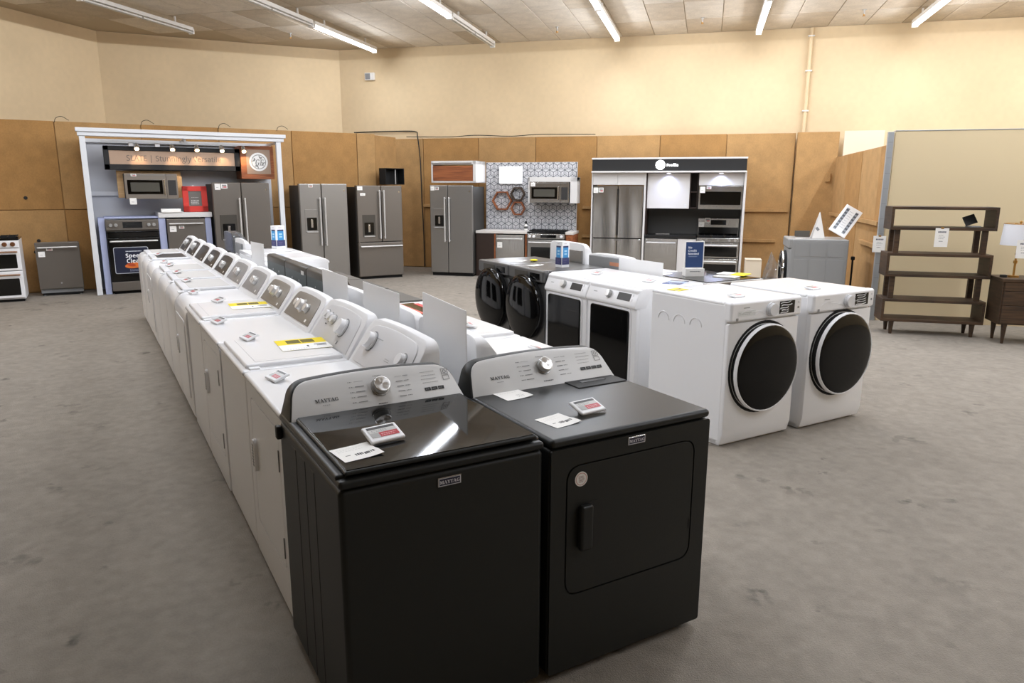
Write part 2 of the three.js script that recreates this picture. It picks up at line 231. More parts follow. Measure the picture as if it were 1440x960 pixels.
// ---------------------------------------------------------------- laundry machines
// wedge console: an outline in (x, y) whose front leans back by "tilt", rising from height y0 with its foot at zf
function wedge(shape, zb, zf, tilt, bevel = 0.008) {
  const d0 = zf - zb, g = new THREE.ExtrudeGeometry(shape, { depth: d0 - 2 * bevel, bevelEnabled: true, bevelSize: bevel, bevelThickness: bevel, bevelOffset: -bevel, bevelSegments: 3, curveSegments: 10 });
  g.translate(0, 0, bevel); const p = g.attributes.position;
  for (let i = 0; i < p.count; i++) { const y = p.getY(i), q = p.getZ(i) / d0; p.setZ(i, zb + q * Math.max(0.03, d0 - tilt * y)); }
  return toCreasedNormals(g, 0.6);
}
function consoleShape(W, h, r, lean = 0.02, arch = 0.012) { const s = new THREE.Shape(); s.moveTo(-W / 2, 0); s.lineTo(W / 2, 0); s.lineTo(W / 2 - lean * 0.6, h - r - arch); s.quadraticCurveTo(W / 2 - lean, h - arch, W / 2 - lean - r * 1.15, h - arch * 0.8); s.quadraticCurveTo(0, h + arch, -W / 2 + lean + r * 1.15, h - arch * 0.8); s.quadraticCurveTo(-W / 2 + lean, h - arch, -W / 2 + lean * 0.6, h - r - arch); s.closePath(); return s; }
function slant(shape, thick, zf, tilt, y0 = 0) { const g = ext(shape, thick, 0.0015, 8), p = g.attributes.position; for (let i = 0; i < p.count; i++) p.setZ(i, p.getZ(i) + zf - tilt * (p.getY(i) + y0)); g.computeVertexNormals(); return toCreasedNormals(g, 0.6); }
function addConsole(t, o) { // o: W,h,y,zb,zf,tilt,mat,r,lean,arch
  const c = part('console', wedge(consoleShape(o.W, o.h, o.r ?? 0.05, o.lean ?? 0.02, o.arch ?? 0.01), o.zb, o.zf, o.tilt), o.mat, t, [0, o.y, 0]);
  const a = Math.atan(o.tilt);
  c.at = (x, y, off = 0) => [x, y + off * Math.sin(a), o.zf - o.tilt * y + off * Math.cos(a)];
  c.lean = [-a, 0, 0]; c.o = o; return c;
}
const knobGeo = (r, d) => merge(cz(r * 1.08, d * 0.35, 0, 0, d * 0.17, 28), cz(r * 0.98, d, 0, 0, d * 0.5, 28, r * 0.9));
const capGeo = (r) => new THREE.LatheGeometry([[r, -r * 0.03], [r * 0.92, r * 0.03], [r * 0.5, r * 0.045], [0.0006, r * 0.06]].map((p) => new THREE.Vector2(...p)), 48).rotateX(Math.PI / 2);
function knob(c, x, y, r, d, mat, ring, cap) {
  if (ring) part('knob_ring', cz(r * 1.25, 0.004, 0, 0, 0.002, 28), ring, c, c.at(x, y, 0.001), c.lean);
  const k = part('knob', knobGeo(r, d), mat, c, c.at(x, y, 0.002), c.lean);
  if (cap) part('knob_cap', capGeo(r * 0.9), cap, c, c.at(x, y, d + 0.002 + r * 0.08), c.lean);
  return k;
}
function lettering(c, key, w, h, x, y, pw, ph, draw, off = 0.007) { return part('lettering', plane(w, h), printMat(key, pw, ph, draw), c, c.at(x, y, off), c.lean); }
const maytagDial = (marks) => (g, w, h) => {
  say(g, 'MAYTAG', 168, 112, 27, '#000000', 'serif', 'bold'); scribble(g, 140, 140, 56, 1, 8, '#9a9a98', 3);
  g.strokeStyle = '#8b8a88'; g.strokeStyle = '#a9a8a6'; g.lineWidth = 1.2; for (let i = 0; i < 5; i++) { g.beginPath(); g.moveTo(380, 30 + i * 30); g.lineTo(330, 30 + i * 30); g.stroke(); g.beginPath(); g.moveTo(560, 30 + i * 30); g.lineTo(600, 30 + i * 30); g.stroke(); scribble(g, 296, 30 + i * 30, 28, 1, 8, '#6a6a69', 3.5); scribble(g, 606, 30 + i * 30, 32, 1, 8, '#6a6a69', 3.5); }
  scribble(g, 430, 176, 70, 1, 8, '#333', 5); scribble(g, 440, 10, 50, 1, 8, '#777', 4);
  for (let j = 0; j < 4; j++) scribble(g, 706, 26 + j * 22, 100, 1, 8, '#9c9b99', 3);
  g.strokeStyle = '#8b8a88'; g.strokeRect(838, 20, 36, 34); g.strokeRect(838, 62, 36, 26); g.beginPath(); g.arc(856, 37, 9, 0, 7); g.stroke();
  for (let i = 0; i < marks; i++) { g.fillStyle = '#262625'; g.fillRect(712 + i * 40, 122, 35, 20); scribble(g, 717 + i * 40, 132, 22, 1, 8, '#aaa', 3); }
};
const badge = (t, x, y, z) => { const b = part('badge', rb(0.078, 0.03, 0.004, 0.002, x, y, z), M.chrome, t); part('lettering', plane(0.073, 0.0255), printMat('maytagbadge', 160, 56, (g, w, h) => { fill(g, w, h, '#23233a'); g.strokeStyle = '#dcdce4'; g.lineWidth = 4; g.strokeRect(3, 3, w - 6, h - 6); say(g, 'MAYTAG', w / 2, h / 2 + 1, 32, '#e8e8ee', 'serif'); }, { opaque: true, rough: 0.4 }), b, [x, y, z + 0.0026]); };

// front skin with an opening and a door leaf set flush into it, a real 5 mm gap all round
function flushDoor(t, W, y0, y1, z, mat, w, h, r, x, y, d = 0.009) {
  const s = rrect(W, y1 - y0, 0.012, 0, (y0 + y1) / 2), k = rrect(w + 0.011, h + 0.011, r + 0.004, x, y); s.holes.push(new THREE.Path(k.getPoints(10)));
  part('front_panel', new THREE.ExtrudeGeometry(s, { depth: d, bevelEnabled: false, curveSegments: 10 }), mat, t, [0, 0, z - d]);
  const leaf = part('door', ext(rrect(w, h, r), d - 0.003, 0.0015), mat, t, [x, y, z - d + 0.0015]); leaf.face = d - 0.0015; return leaf;
}
{ // black top-load washer
  const W = 0.678, D = 0.735, t = thing('top_load_washer', 'black top-load washer with glass lid and silver control panel', 'washing machine', [0.866, 0, -1.86 - D / 2]);
  const zf = D / 2;
  part('cabinet', merge(rl(-W / 2, W / 2, 0.03, 0.872, -zf, zf - 0.006, 0.018, 4), bl(-W / 2 + 0.03, W / 2 - 0.03, 0.012, 0.06, -zf + 0.03, zf - 0.05)), M.black, t);
  for (const y of [0.15, 0.45, 0.72]) part('side_rib', rl(-W / 2 - 0.0015, -W / 2 + 0.01, 0.05, 0.84, -zf + 0.12 + y * 0.4, -zf + 0.18 + y * 0.4, 0.01, 3), M.black, t);
  for (const x of [-1, 1]) for (const z of [-1, 1]) part('foot', cy(0.022, 0.03, x * (W / 2 - 0.06), 0.015, z * (zf - 0.08), 12), M.gap, t);
  part('top_deck', merge(rl(-W / 2, W / 2, 0.875, 0.902, -zf, zf, 0.012, 3), rl(-W / 2, -W / 2 + 0.035, 0.89, 0.912, -zf + 0.03, zf - 0.03, 0.012, 3), rl(W / 2 - 0.035, W / 2, 0.89, 0.912, -zf + 0.03, zf - 0.03, 0.012, 3)), M.blackDeck, t);
  const lid = part('lid', rl(-W / 2 + 0.022, W / 2 - 0.022, 0.911, 0.925, -zf + 0.165, zf - 0.012, 0.007, 3), M.blackDeck, t);
  part('lid_glass', rl(-W / 2 + 0.028, W / 2 - 0.028, 0.9235, 0.9275, -zf + 0.17, zf - 0.02, 0.002), M.glassLid, lid);
  const c = addConsole(t, { W: W - 0.005, h: 0.13, y: 0.905, zb: -zf + 0.02, zf: -zf + 0.165, tilt: 0.85, mat: M.black, r: 0.06, lean: 0.03, arch: 0.01 });
  part('control_panel', slant(consoleShape(W - 0.014, 0.127, 0.058, 0.03, 0.01), 0.002, c.o.zf + 0.001, 0.85), M.silverPanel, c, [0, 0.003, 0]);
  lettering(c, 'dial3', 0.62, 0.124, 0, 0.064, 900, 180, maytagDial(3));
  knob(c, 0.012, 0.07, 0.034, 0.03, M.satin, M.grey, M.spun);
  badge(t, 0, 0.838, zf - 0.004);
  part('hose_clip', rb(0.02, 0.05, 0.03, 0.006, -W / 2 - 0.01, 0.84, -zf + 0.03), M.blackMatte, t);
  note('white price paper lying on the glass lid of the black top-load washer', [0.625, 0.9275, -2.002], 0.12, 0.125, 0.12);
  priceTag('white electronic price tag on the glass lid of black washer', [0.735, 0.9295, -2.07], 0.12, 1.0, 0.32);
}
{ // black dryer
  const W = 0.708, D = 0.74, t = thing('dryer', 'black front-door dryer with silver control panel and round door sticker', 'dryer', [1.583, 0, -1.855 - D / 2]);
  const zf = D / 2;
  part('cabinet', merge(rl(-W / 2, W / 2, 0.03, 0.864, -zf, zf - 0.011, 0.012, 3), bl(-W / 2 + 0.03, W / 2 - 0.03, 0.012, 0.06, -zf + 0.03, zf - 0.05)), M.black, t);
  for (const x of [-1, 1]) for (const z of [-1, 1]) part('foot', cy(0.022, 0.03, x * (W / 2 - 0.06), 0.015, z * (zf - 0.08), 12), M.gap, t);
  const top = part('top_panel', rl(-W / 2, W / 2, 0.868, 0.9, -zf, zf, 0.016, 4), M.blackDeck, t);
  part('lint_slot_cover', rl(0.085, 0.335, 0.898, 0.9045, -zf + 0.165, -zf + 0.27, 0.003), M.blackMatte, top); part('lint_slot', rl(0.14, 0.265, 0.9045, 0.906, -zf + 0.19, -zf + 0.215, 0.0007), M.blackGloss, top);
  // door: seam, leaf, handle
  const dr = flushDoor(t, W, 0.032, 0.863, zf - 0.002, M.black, 0.568, 0.47, 0.056, -0.004, 0.558);
  part('handle_recess', ext(rrect(0.105, 0.17, 0.03), 0.001, 0.0005), M.blackMatte, dr, [-0.185, 0.012, 0.008]);
  part('handle', merge(rb(0.052, 0.165, 0.026, 0.011, -0.214, 0.012, 0.021, 3)), M.blackDeck, dr);
  part('hinge', bl(0.277, 0.282, -0.12, -0.08, 0.006, 0.0095), M.blackMatte, dr);
  const st = part('sticker', cz(0.026, 0.0015, -0.229, 0.187, 0.0088, 32), M.paper, dr); part('lettering', plane(0.046, 0.046), printMat('round', 96, 96, (g, w, h) => { g.strokeStyle = '#d99a92'; g.lineWidth = 4; g.beginPath(); g.arc(48, 48, 44, 0, 7); g.stroke(); scribble(g, 22, 28, 54, 5, 10, '#9b5a52', 4); }), st, [-0.229, 0.187, 0.0100]);
  badge(t, 0.003, 0.842, zf - 0.002);
  const c = addConsole(t, { W: W - 0.005, h: 0.13, y: 0.895, zb: -zf + 0.02, zf: -zf + 0.165, tilt: 0.85, mat: M.black, r: 0.06, lean: 0.03, arch: 0.01 });
  part('control_panel', slant(consoleShape(W - 0.014, 0.127, 0.058, 0.03, 0.01), 0.002, c.o.zf + 0.001, 0.85), M.silverPanel, c, [0, 0.003, 0]);
  lettering(c, 'dial4', 0.65, 0.124, 0, 0.064, 900, 180, maytagDial(4));
  knob(c, 0.014, 0.07, 0.034, 0.03, M.satin, M.grey, M.spun);
  note('white price paper lying on the front of the black dryer top', [1.362, 0.9, -2.02], 0.16, 0.115, 0.12);
  note('folded white paper on black dryer top against its control panel', [1.385, 0.9, -2.385], 0.06, 0.12, 0.13, 0);
  priceTag('white electronic price tag on the black dryer top', [1.515, 0.9025, -2.055], 0.1, 1.0, 0.32);
}

// one white top-load washer or dryer of the long rows; pos is the centre of its floor area, front towards local +z
function rowMachine(o) {
  const W = o.W ?? 0.69, D = o.D ?? 0.68, zf = D / 2, top = 0.878;
  const t = thing(o.dryer ? 'white_dryer' : 'white_washer', o.label, o.dryer ? 'dryer' : 'washing machine', o.pos, o.turn, o.group);
  if (o.round) part('cabinet', sweepX([[-zf, 0.015], [zf - 0.03, 0.015], [zf, 0.06], [zf + 0.006, 0.76], [zf + 0.002, 0.868, zf - 0.08, 0.875], [-zf, 0.878]], W, 0.008), M.white, t);
  else {
    part('cabinet', rl(-W / 2, W / 2, 0.015, 0.85, -zf, zf - (o.dryer ? 0.013 : 0.006), 0.012, 3), M.white, t);
    part('top_deck', rl(-W / 2, W / 2, 0.853, 0.88, -zf, zf + 0.004, 0.013, 3), M.whiteTop, t);
  }
  if (!o.dryer) {
    const lid = part('lid', rl(-W / 2 + 0.04, W / 2 - 0.04, 0.876, 0.9, -zf + 0.2, zf - (o.round ? 0.07 : 0.02), 0.009, 3), o.glass ? M.softGrey : M.whiteTop, t);
    if (o.glass) part('lid_glass', rl(-W / 2 + 0.09, W / 2 - 0.09, 0.899, 0.902, -zf + 0.24, zf - 0.13, 0.0014), o.glass, lid);
    else part('lid_panel', rl(-W / 2 + 0.075, W / 2 - 0.075, 0.8995, 0.9015, -zf + 0.24, zf - 0.07, 0.001), M.whiteTop, lid);
    part('hinge_slot', bl(-0.04, 0.04, 0.8815, 0.8825, -zf + 0.192, -zf + 0.198), M.grey, t);
    part('corner_cap', rl(W / 2 - 0.05, W / 2 - 0.008, 0.876, 0.888, zf - 0.08, zf - 0.03, 0.005), M.white, t);
  } else {
    const d = o.round ? part('door', ext(rrect(0.538, 0.588, 0.045), 0.01, 0.004), M.white, t, [0, 0.46, zf - 0.002]) : flushDoor(t, W, 0.018, 0.848, zf - 0.004, M.white, 0.538, 0.588, 0.045, 0, 0.49);
    part('handle', merge(ext(rrect(0.05, 0.15, 0.024), 0.012, 0.004).translate(-0.21, 0.04, 0.008)), M.whitePlastic, d);
    part('handle_grip', merge(...[0, 1, 2, 3, 4, 5, 6, 7].map((k) => rb(0.02, 0.01, 0.004, 0.002, -0.21, -0.005 + k * 0.0135, 0.0245, 1))), M.grey, d);
    for (const y of [-0.2, 0.17]) part('hinge', rb(0.007, 0.09, 0.004, 0.0015, 0.262, y, 0.01, 1), M.grey, d);
  }
  part('plinth', bl(-W / 2 + 0.03, W / 2 - 0.03, 0.0, 0.02, -zf + 0.03, zf - 0.045), M.whitePlastic, t);
  const zfoot = -zf + 0.2, tilt = o.tilt ?? (o.h > 0.21 ? 0.66 : 0.72), h = o.h ?? 0.2;
  const c = addConsole(t, { W: W - 0.008, h, y: 0.874, zb: -zf + 0.02, zf: zfoot, tilt, mat: M.whitePlastic, r: 0.05, lean: 0.016, arch: 0.008 });
  const pm = o.panel;
  if (pm) part('control_panel', slant(consoleShape(o.panelW ?? 0.58, h * 0.72, 0.04, 0.03, 0.005), 0.002, zfoot + 0.001, tilt, 0.035), pm, c, [o.panelX ?? 0, 0.035, 0]);
  else part('control_panel', slant(consoleShape(W - 0.09, h * 0.82, 0.05, 0.03, 0.01), 0.002, zfoot + 0.001, tilt, 0.02), M.softGrey, c, [0, 0.02, 0]);
  for (const [x, y, r, kind] of o.knobs) knob(c, x, y * h, r, r * 0.9, kind === 'c' ? M.handle : M.whitePlastic, kind === 'c' ? M.satin : M.grey, kind === 'c' ? M.knobCap : null);
  if (o.text) lettering(c, o.text, 0.4, 0.1, 0, h * 0.5, 512, 128, (g, w, h2) => { scribble(g, 20, 14, 150, 1, 8, '#a9a9a9', 4); scribble(g, 300, 100, 90, 2, 12, '#b0b0b0', 3); g.fillStyle = '#333'; g.fillRect(24, 84, 34, 7); });
  if (pm) part('energy_mark', plane(0.03, 0.018), M.paper, c, c.at((o.panelX ?? 0) + 0.2, h * 0.26, 0.006), c.lean);
  return t;
}
{
  const p = 0.722, z0 = 2.648, X = 0.545, D = 0.68, turn = -Math.PI / 2, group = 'white machines of the long row behind the black pair';
  const three = [[-0.12, 0.56, 0.027, 'c'], [-0.01, 0.55, 0.038, 'c'], [0.105, 0.54, 0.027, 'c']], two = [[-0.03, 0.55, 0.03, 'c'], [0.045, 0.52, 0.03, 'c']];
  const list = [
    { dryer: 1, label: 'plain white dryer with one large and one small knob behind black washer', knobs: [[-0.2, 0.55, 0.042, 'w'], [0.2, 0.5, 0.03, 'w']], text: 'rowtext1', h: 0.215 },
    { label: 'white top-load washer with three small white knobs and one big knob', knobs: [[-0.225, 0.62, 0.024, 'w'], [-0.155, 0.6, 0.024, 'w'], [-0.085, 0.58, 0.024, 'w'], [0.105, 0.52, 0.044, 'w'], [0.12, 0.2, 0.008, 'w']], text: 'rowtext2', h: 0.215 },
    { dryer: 1, label: 'white dryer with taupe panel and three chrome knobs, next to white-knob washer', panel: M.brownPanel, knobs: three },
    { label: 'white top-load washer with taupe panel, three chrome knobs and yellow energy label', panel: M.brownPanel, knobs: three },
    { dryer: 1, round: 1, label: 'white rounded-front dryer with light grey panel, next to taupe-panel washer', panel: M.greyPanel, knobs: two },
    { round: 1, label: 'white rounded-front washer with light grey panel and two knobs', panel: M.greyPanel, knobs: two, glass: M.pearl },
    { round: 1, label: 'white washer with charcoal panel standing next to the grey-panel washer', panel: M.darkPanel, knobs: [[-0.04, 0.52, 0.028, 'c'], [0.03, 0.48, 0.034, 'c']], glass: M.pearl },
    { round: 1, label: 'white washer with charcoal panel and chrome knobs, second past the grey panels', panel: M.darkPanel, knobs: [[-0.03, 0.52, 0.03, 'c'], [0.04, 0.48, 0.03, 'c']], glass: M.pearl },
    { dryer: 1, round: 1, label: 'white dryer with wide charcoal panel without knobs in the long row', panel: M.darkPanel, knobs: [] },
    { round: 1, label: 'white washer with charcoal panel and big chrome knob, last but one of its row', panel: M.darkPanel, knobs: [[0, 0.6, 0.045, 'c']], glass: M.darkPanel },
    { round: 1, label: 'white washer with charcoal panel at the far end of the long row', panel: M.darkPanel, knobs: [[0, 0.6, 0.04, 'c']], glass: M.pearl },
  ];
  list.forEach((o, i) => rowMachine({ ...o, W: p - 0.012, D, turn, group, pos: [X + D / 2 - i * 0.003, 0, -(z0 + p * (i + 0.5))] }));
  const at = (i, fx, fz) => [X + fz, 0.9, -(z0 + p * i + fx)];   // on machine i: along the row, back from the front edge
  const tags = [[0, 0.5, 0.1, 'plain white dryer behind the black washer', 0.882], [1, 0.62, 0.14, 'white washer with four white knobs', 0.903], [2, 0.6, 0.09, 'white taupe-panel dryer', 0.882], [3, 0.62, 0.2, 'white taupe-panel washer', 0.903], [4, 0.6, 0.12, 'white grey-panel dryer', 0.882], [5, 0.5, 0.14, 'white grey-panel washer', 0.904], [6, 0.5, 0.14, 'first charcoal-panel washer past the grey panels', 0.904], [7, 0.5, 0.14, 'second charcoal-panel washer past the grey panels', 0.904], [8, 0.4, 0.14, 'white dryer with knobless charcoal panel', 0.882], [9, 0.4, 0.14, 'charcoal-panel washer last but one of its row', 0.904]];
  for (const [i, a, b, w, y] of tags) { const q = at(i, a, b); q[1] = y; priceTag('small electronic price tag on the ' + w, q, -Math.PI / 2 + 0.2, 0.9, 0.3); }
  for (const [i, w] of [[1, 'white washer with four white knobs'], [3, 'white taupe-panel washer']]) { const q = at(i, 0.36, 0.36); q[1] = 0.9026; energy('yellow and white energy label on the lid of the ' + w, q, -0.05, 0.25, 0.27); }
}

// ---------------------------------------------------------------- the row behind, facing the other way
{
  const turn = Math.PI / 2, D = 0.66, X = 1.41, group = 'machines backing onto the long white row';
  const wh = (z, label, dryer, extra = {}) => rowMachine({ label, dryer, W: 0.68, D, turn, group, pos: [X + D / 2, 0, -z], knobs: [[-0.1, 0.5, 0.03, 'w'], [0.1, 0.5, 0.03, 'w']], tilt: 0.75, h: 0.19, ...extra });
  wh(3.105, 'white dryer facing away, directly behind the black dryer', 1);
  wh(3.80, 'white washer facing away, second behind the black dryer', 0);
  const c = wh(4.49, 'white washer facing away with a dark glass lid and orange film', 0, { glass: M.blackGloss });
  part('orange_film', bl(-0.2, 0.24, 0.9025, 0.9035, -0.03, 0.1), std(0xe0533a, 0.4), c.getObjectByName('lid')); part('orange_film', bl(-0.1, 0.2, 0.9025, 0.9035, 0.18, 0.22), M.red, c.getObjectByName('lid'));
  // machines with a dark console whose galvanised back shows above the white row
  const dark = (z, label, lidMat) => {
    const W = 0.69, zf = D / 2, t = thing('dark_console_washer', label, 'washing machine', [X + D / 2, 0, -z], turn, group);
    part('cabinet', rl(-W / 2, W / 2, 0.015, 0.87, -zf, zf, 0.02, 3), M.graphite, t); part('top_deck', rl(-W / 2, W / 2, 0.872, 0.9, -zf + 0.02, zf + 0.004, 0.012, 3), lidMat, t);
    const c = part('console', sweepX([[-zf - 0.002, 0.88], [-zf + 0.2, 0.88], [-zf + 0.1, 1.075], [-zf + 0.085, 1.1, -zf + 0.05, 1.1], [-zf + 0.02, 1.1], [-zf - 0.008, 1.1, -zf - 0.008, 1.07], [-zf - 0.008, 1.05]], W - 0.004, 0.006), M.slateDark, t);
    part('back_panel', rl(-W / 2 + 0.008, W / 2 - 0.008, 0.03, 1.045, -zf - 0.008, -zf + 0.004, 0.003), M.galv, t);
    for (const x of [-0.12, 0.1]) part('screw', cz(0.008, 0.004, 0, 0, 0, 8).translate(x, 0.98, -zf - 0.009), M.satin, t);
    return t;
  };
  dark(5.20, 'washer with galvanised console back nearest the orange film washer', M.slateDark);
  const e = dark(5.90, 'washer with galvanised console back and a white barcode sticker', M.slateDark);
  dark(6.60, 'washer with galvanised console back beside the clear crinkled sheet', M.slateDark);
  part('barcode_sticker', bl(-0.28, -0.2, 1.035, 1.065, -0.3405, -0.3385), M.paper, e);
  wh(7.245, 'low white machine behind the clear crinkled sheet', 1, { h: 0.1, W: 0.58 });
  const flat = (z, label) => {
    const W = 0.705, DD = 0.65, zf = DD / 2, H = 0.98, t = thing('flat_top_machine', label, 'washing machine', [1.5 + zf, 0, -z], turn, group);
    part('cabinet', rl(-W / 2, W / 2, 0.015, H - 0.03, -zf, zf, 0.02, 3), M.white, t); part('top_panel', sweepX([[-zf, H - 0.035], [zf + 0.01, H - 0.06], [zf + 0.01, H - 0.04], [zf - 0.01, H - 0.01, zf - 0.08, H], [-zf, H]], W, 0.01), M.whiteTop, t);
    part('lid', rl(-W / 2 + 0.07, W / 2 - 0.07, H - 0.002, H + 0.006, -zf + 0.1, zf - 0.12, 0.003), M.whiteTop, t); part('door', ext(rrect(0.5, 0.5, 0.06), 0.02, 0.006), M.door, t, [0, 0.5, zf]);
    return t;
  };
  flat(7.90, 'white flat-topped machine past the galvanised console backs');
  flat(8.62, 'white flat-topped machine carrying the blue leaflet box');
  rowMachine({ label: 'white washer facing away with a grey plate on its console back', W: 0.68, D, turn, group, pos: [1.56 + D / 2, 0, -9.36], knobs: [[-0.1, 0.5, 0.03, 'w']], tilt: 0.75, h: 0.21 });
  { const q = scene.children[scene.children.length - 1]; part('back_plate', rl(-0.2, 0.2, 0.9, 1.03, -0.335, -0.305, 0.004), M.grey, q); }
  const b = thing('wrapped_black_washer', 'black washer console wrapped in clear plastic at the far row end', 'washing machine', [1.56 + D / 2, 0, -10.1], turn, group);
  part('cabinet', rl(-0.33, 0.33, 0.015, 0.88, -0.33, 0.33, 0.015, 3), M.blackDeck, b); addConsole(b, { W: 0.66, h: 0.24, y: 0.872, zb: -0.31, zf: -0.1, tilt: 0.6, mat: M.blackGloss, r: 0.09 });
  const fw = consoleShape(0.7, 0.26, 0.09), fg = wedge(fw, -0.325, -0.06, 0.6), fp = fg.attributes.position; for (let i = 0; i < fp.count; i++) fp.setXYZ(i, fp.getX(i) + 0.008 * Math.sin(fp.getY(i) * 90), fp.getY(i) + 0.006 * Math.sin(fp.getX(i) * 70), fp.getZ(i)); fg.computeVertexNormals(); part('plastic_wrap', fg, M.film, b, [0, 0.874, 0]);
  // frosted sheets standing between the two rows
  const sheet = (x0, z0, x1, z1, y0, y1, label) => { const L = Math.hypot(x1 - x0, z1 - z0), t = thing('frosted_sheet', label, 'plastic sheet', [(x0 + x1) / 2, y0, -(z0 + z1) / 2], Math.atan2(z1 - z0, x1 - x0), 'frosted plastic sheets between the rows'); part('sheet', rb(L, y1 - y0, 0.004, 0.0018, 0, (y1 - y0) / 2, 0, 1), M.acrylic, t); return t; };
  sheet(1.395, 3.28, 1.33, 2.67, 0.55, 1.2, 'frosted plastic sheet behind the first two white machines facing away');
  sheet(1.36, 4.08, 1.36, 3.51, 0.6, 1.165, 'frosted plastic sheet behind the second white machine facing away');
  sheet(1.365, 4.96, 1.365, 4.40, 0.6, 1.155, 'frosted plastic sheet behind the washer with orange film');
  sheet(1.36, 7.45, 1.40, 7.05, 0.75, 1.18, 'small crinkled clear sheet behind the far white washers');
  priceTag('small electronic price tag on white dryer directly behind the black dryer', [1.93, 0.882, -3.05], Math.PI / 2, 0.9, 0.25);
  priceTag('small electronic price tag on second white machine behind the black dryer', [1.87, 0.905, -3.72], Math.PI / 2 - 0.2, 0.9, 0.25);
  note('white leaflets lying on the flat-topped machine by the blue box', [1.9, 0.987, -8.45], 0.4, 0.16, 0.1);
}
// folded leaflet boxes with blue print
const boxMat = () => printMat('leafbox', 96, 160, (g, w, h) => { fill(g, w, h, '#f1f2f4'); scribble(g, 24, 12, 48, 1, 8, '#b9a9a9', 4); g.fillStyle = '#3f93cf'; g.fillRect(12, 30, 72, 70); g.fillStyle = '#22305c'; g.fillRect(12, 26, 72, 10); g.fillStyle = '#a6d3ee'; g.fillRect(30, 52, 36, 12); g.fillRect(30, 72, 36, 10); g.fillStyle = '#3a3c68'; g.fillRect(0, 100, w, 44); scribble(g, 20, 116, 52, 2, 12, '#7c6f93', 3); g.fillStyle = '#f1f2f4'; g.fillRect(0, 146, w, 14); }, { opaque: true });
function leafletBox(label, pos, turn, w, h) {
  const t = thing('leaflet_box', label, 'box', pos, turn); part('box', rb(w, h, w, 0.002, 0, h / 2, 0, 1), M.paper, t);
  for (let k = 0; k < 4; k++) part('print', plane(w * 0.94, h * 0.97), boxMat(), t, [Math.sin(k * Math.PI / 2) * (w / 2 + 0.001), h / 2, Math.cos(k * Math.PI / 2) * (w / 2 + 0.001)], [0, k * Math.PI / 2, 0]);
}
leafletBox('white and blue leaflet box standing on the white flat-topped machine', [1.93, 0.987, -8.85], -1.25, 0.115, 0.27);
// ---------------------------------------------------------------- front loaders
// shallow glass dome facing +z
const dome = (r, d, n = 40) => { const pts = []; for (let i = 0; i <= 8; i++) { const a = i / 8; pts.push(new THREE.Vector2(r * Math.sin(a * Math.PI / 2), d * Math.cos(a * Math.PI / 2))); } return new THREE.LatheGeometry(pts, n).rotateX(Math.PI / 2); };
const ringGeo = (r0, r1, d, n = 44) => { const pts = [[r0, 0], [r0, d * 0.8], [r0 + (r1 - r0) * 0.35, d], [r1 - (r1 - r0) * 0.3, d * 0.9], [r1, d * 0.3], [r1, 0]].map((p) => new THREE.Vector2(...p)); return toCreasedNormals(new THREE.LatheGeometry(pts.reverse(), n).rotateX(Math.PI / 2), 0.7); };
const arcs = (x, zs, y, r) => merge(...zs.map((z) => new THREE.TorusGeometry(r, 0.005, 6, 18, Math.PI).rotateY(Math.PI / 2).translate(x, y, z)));
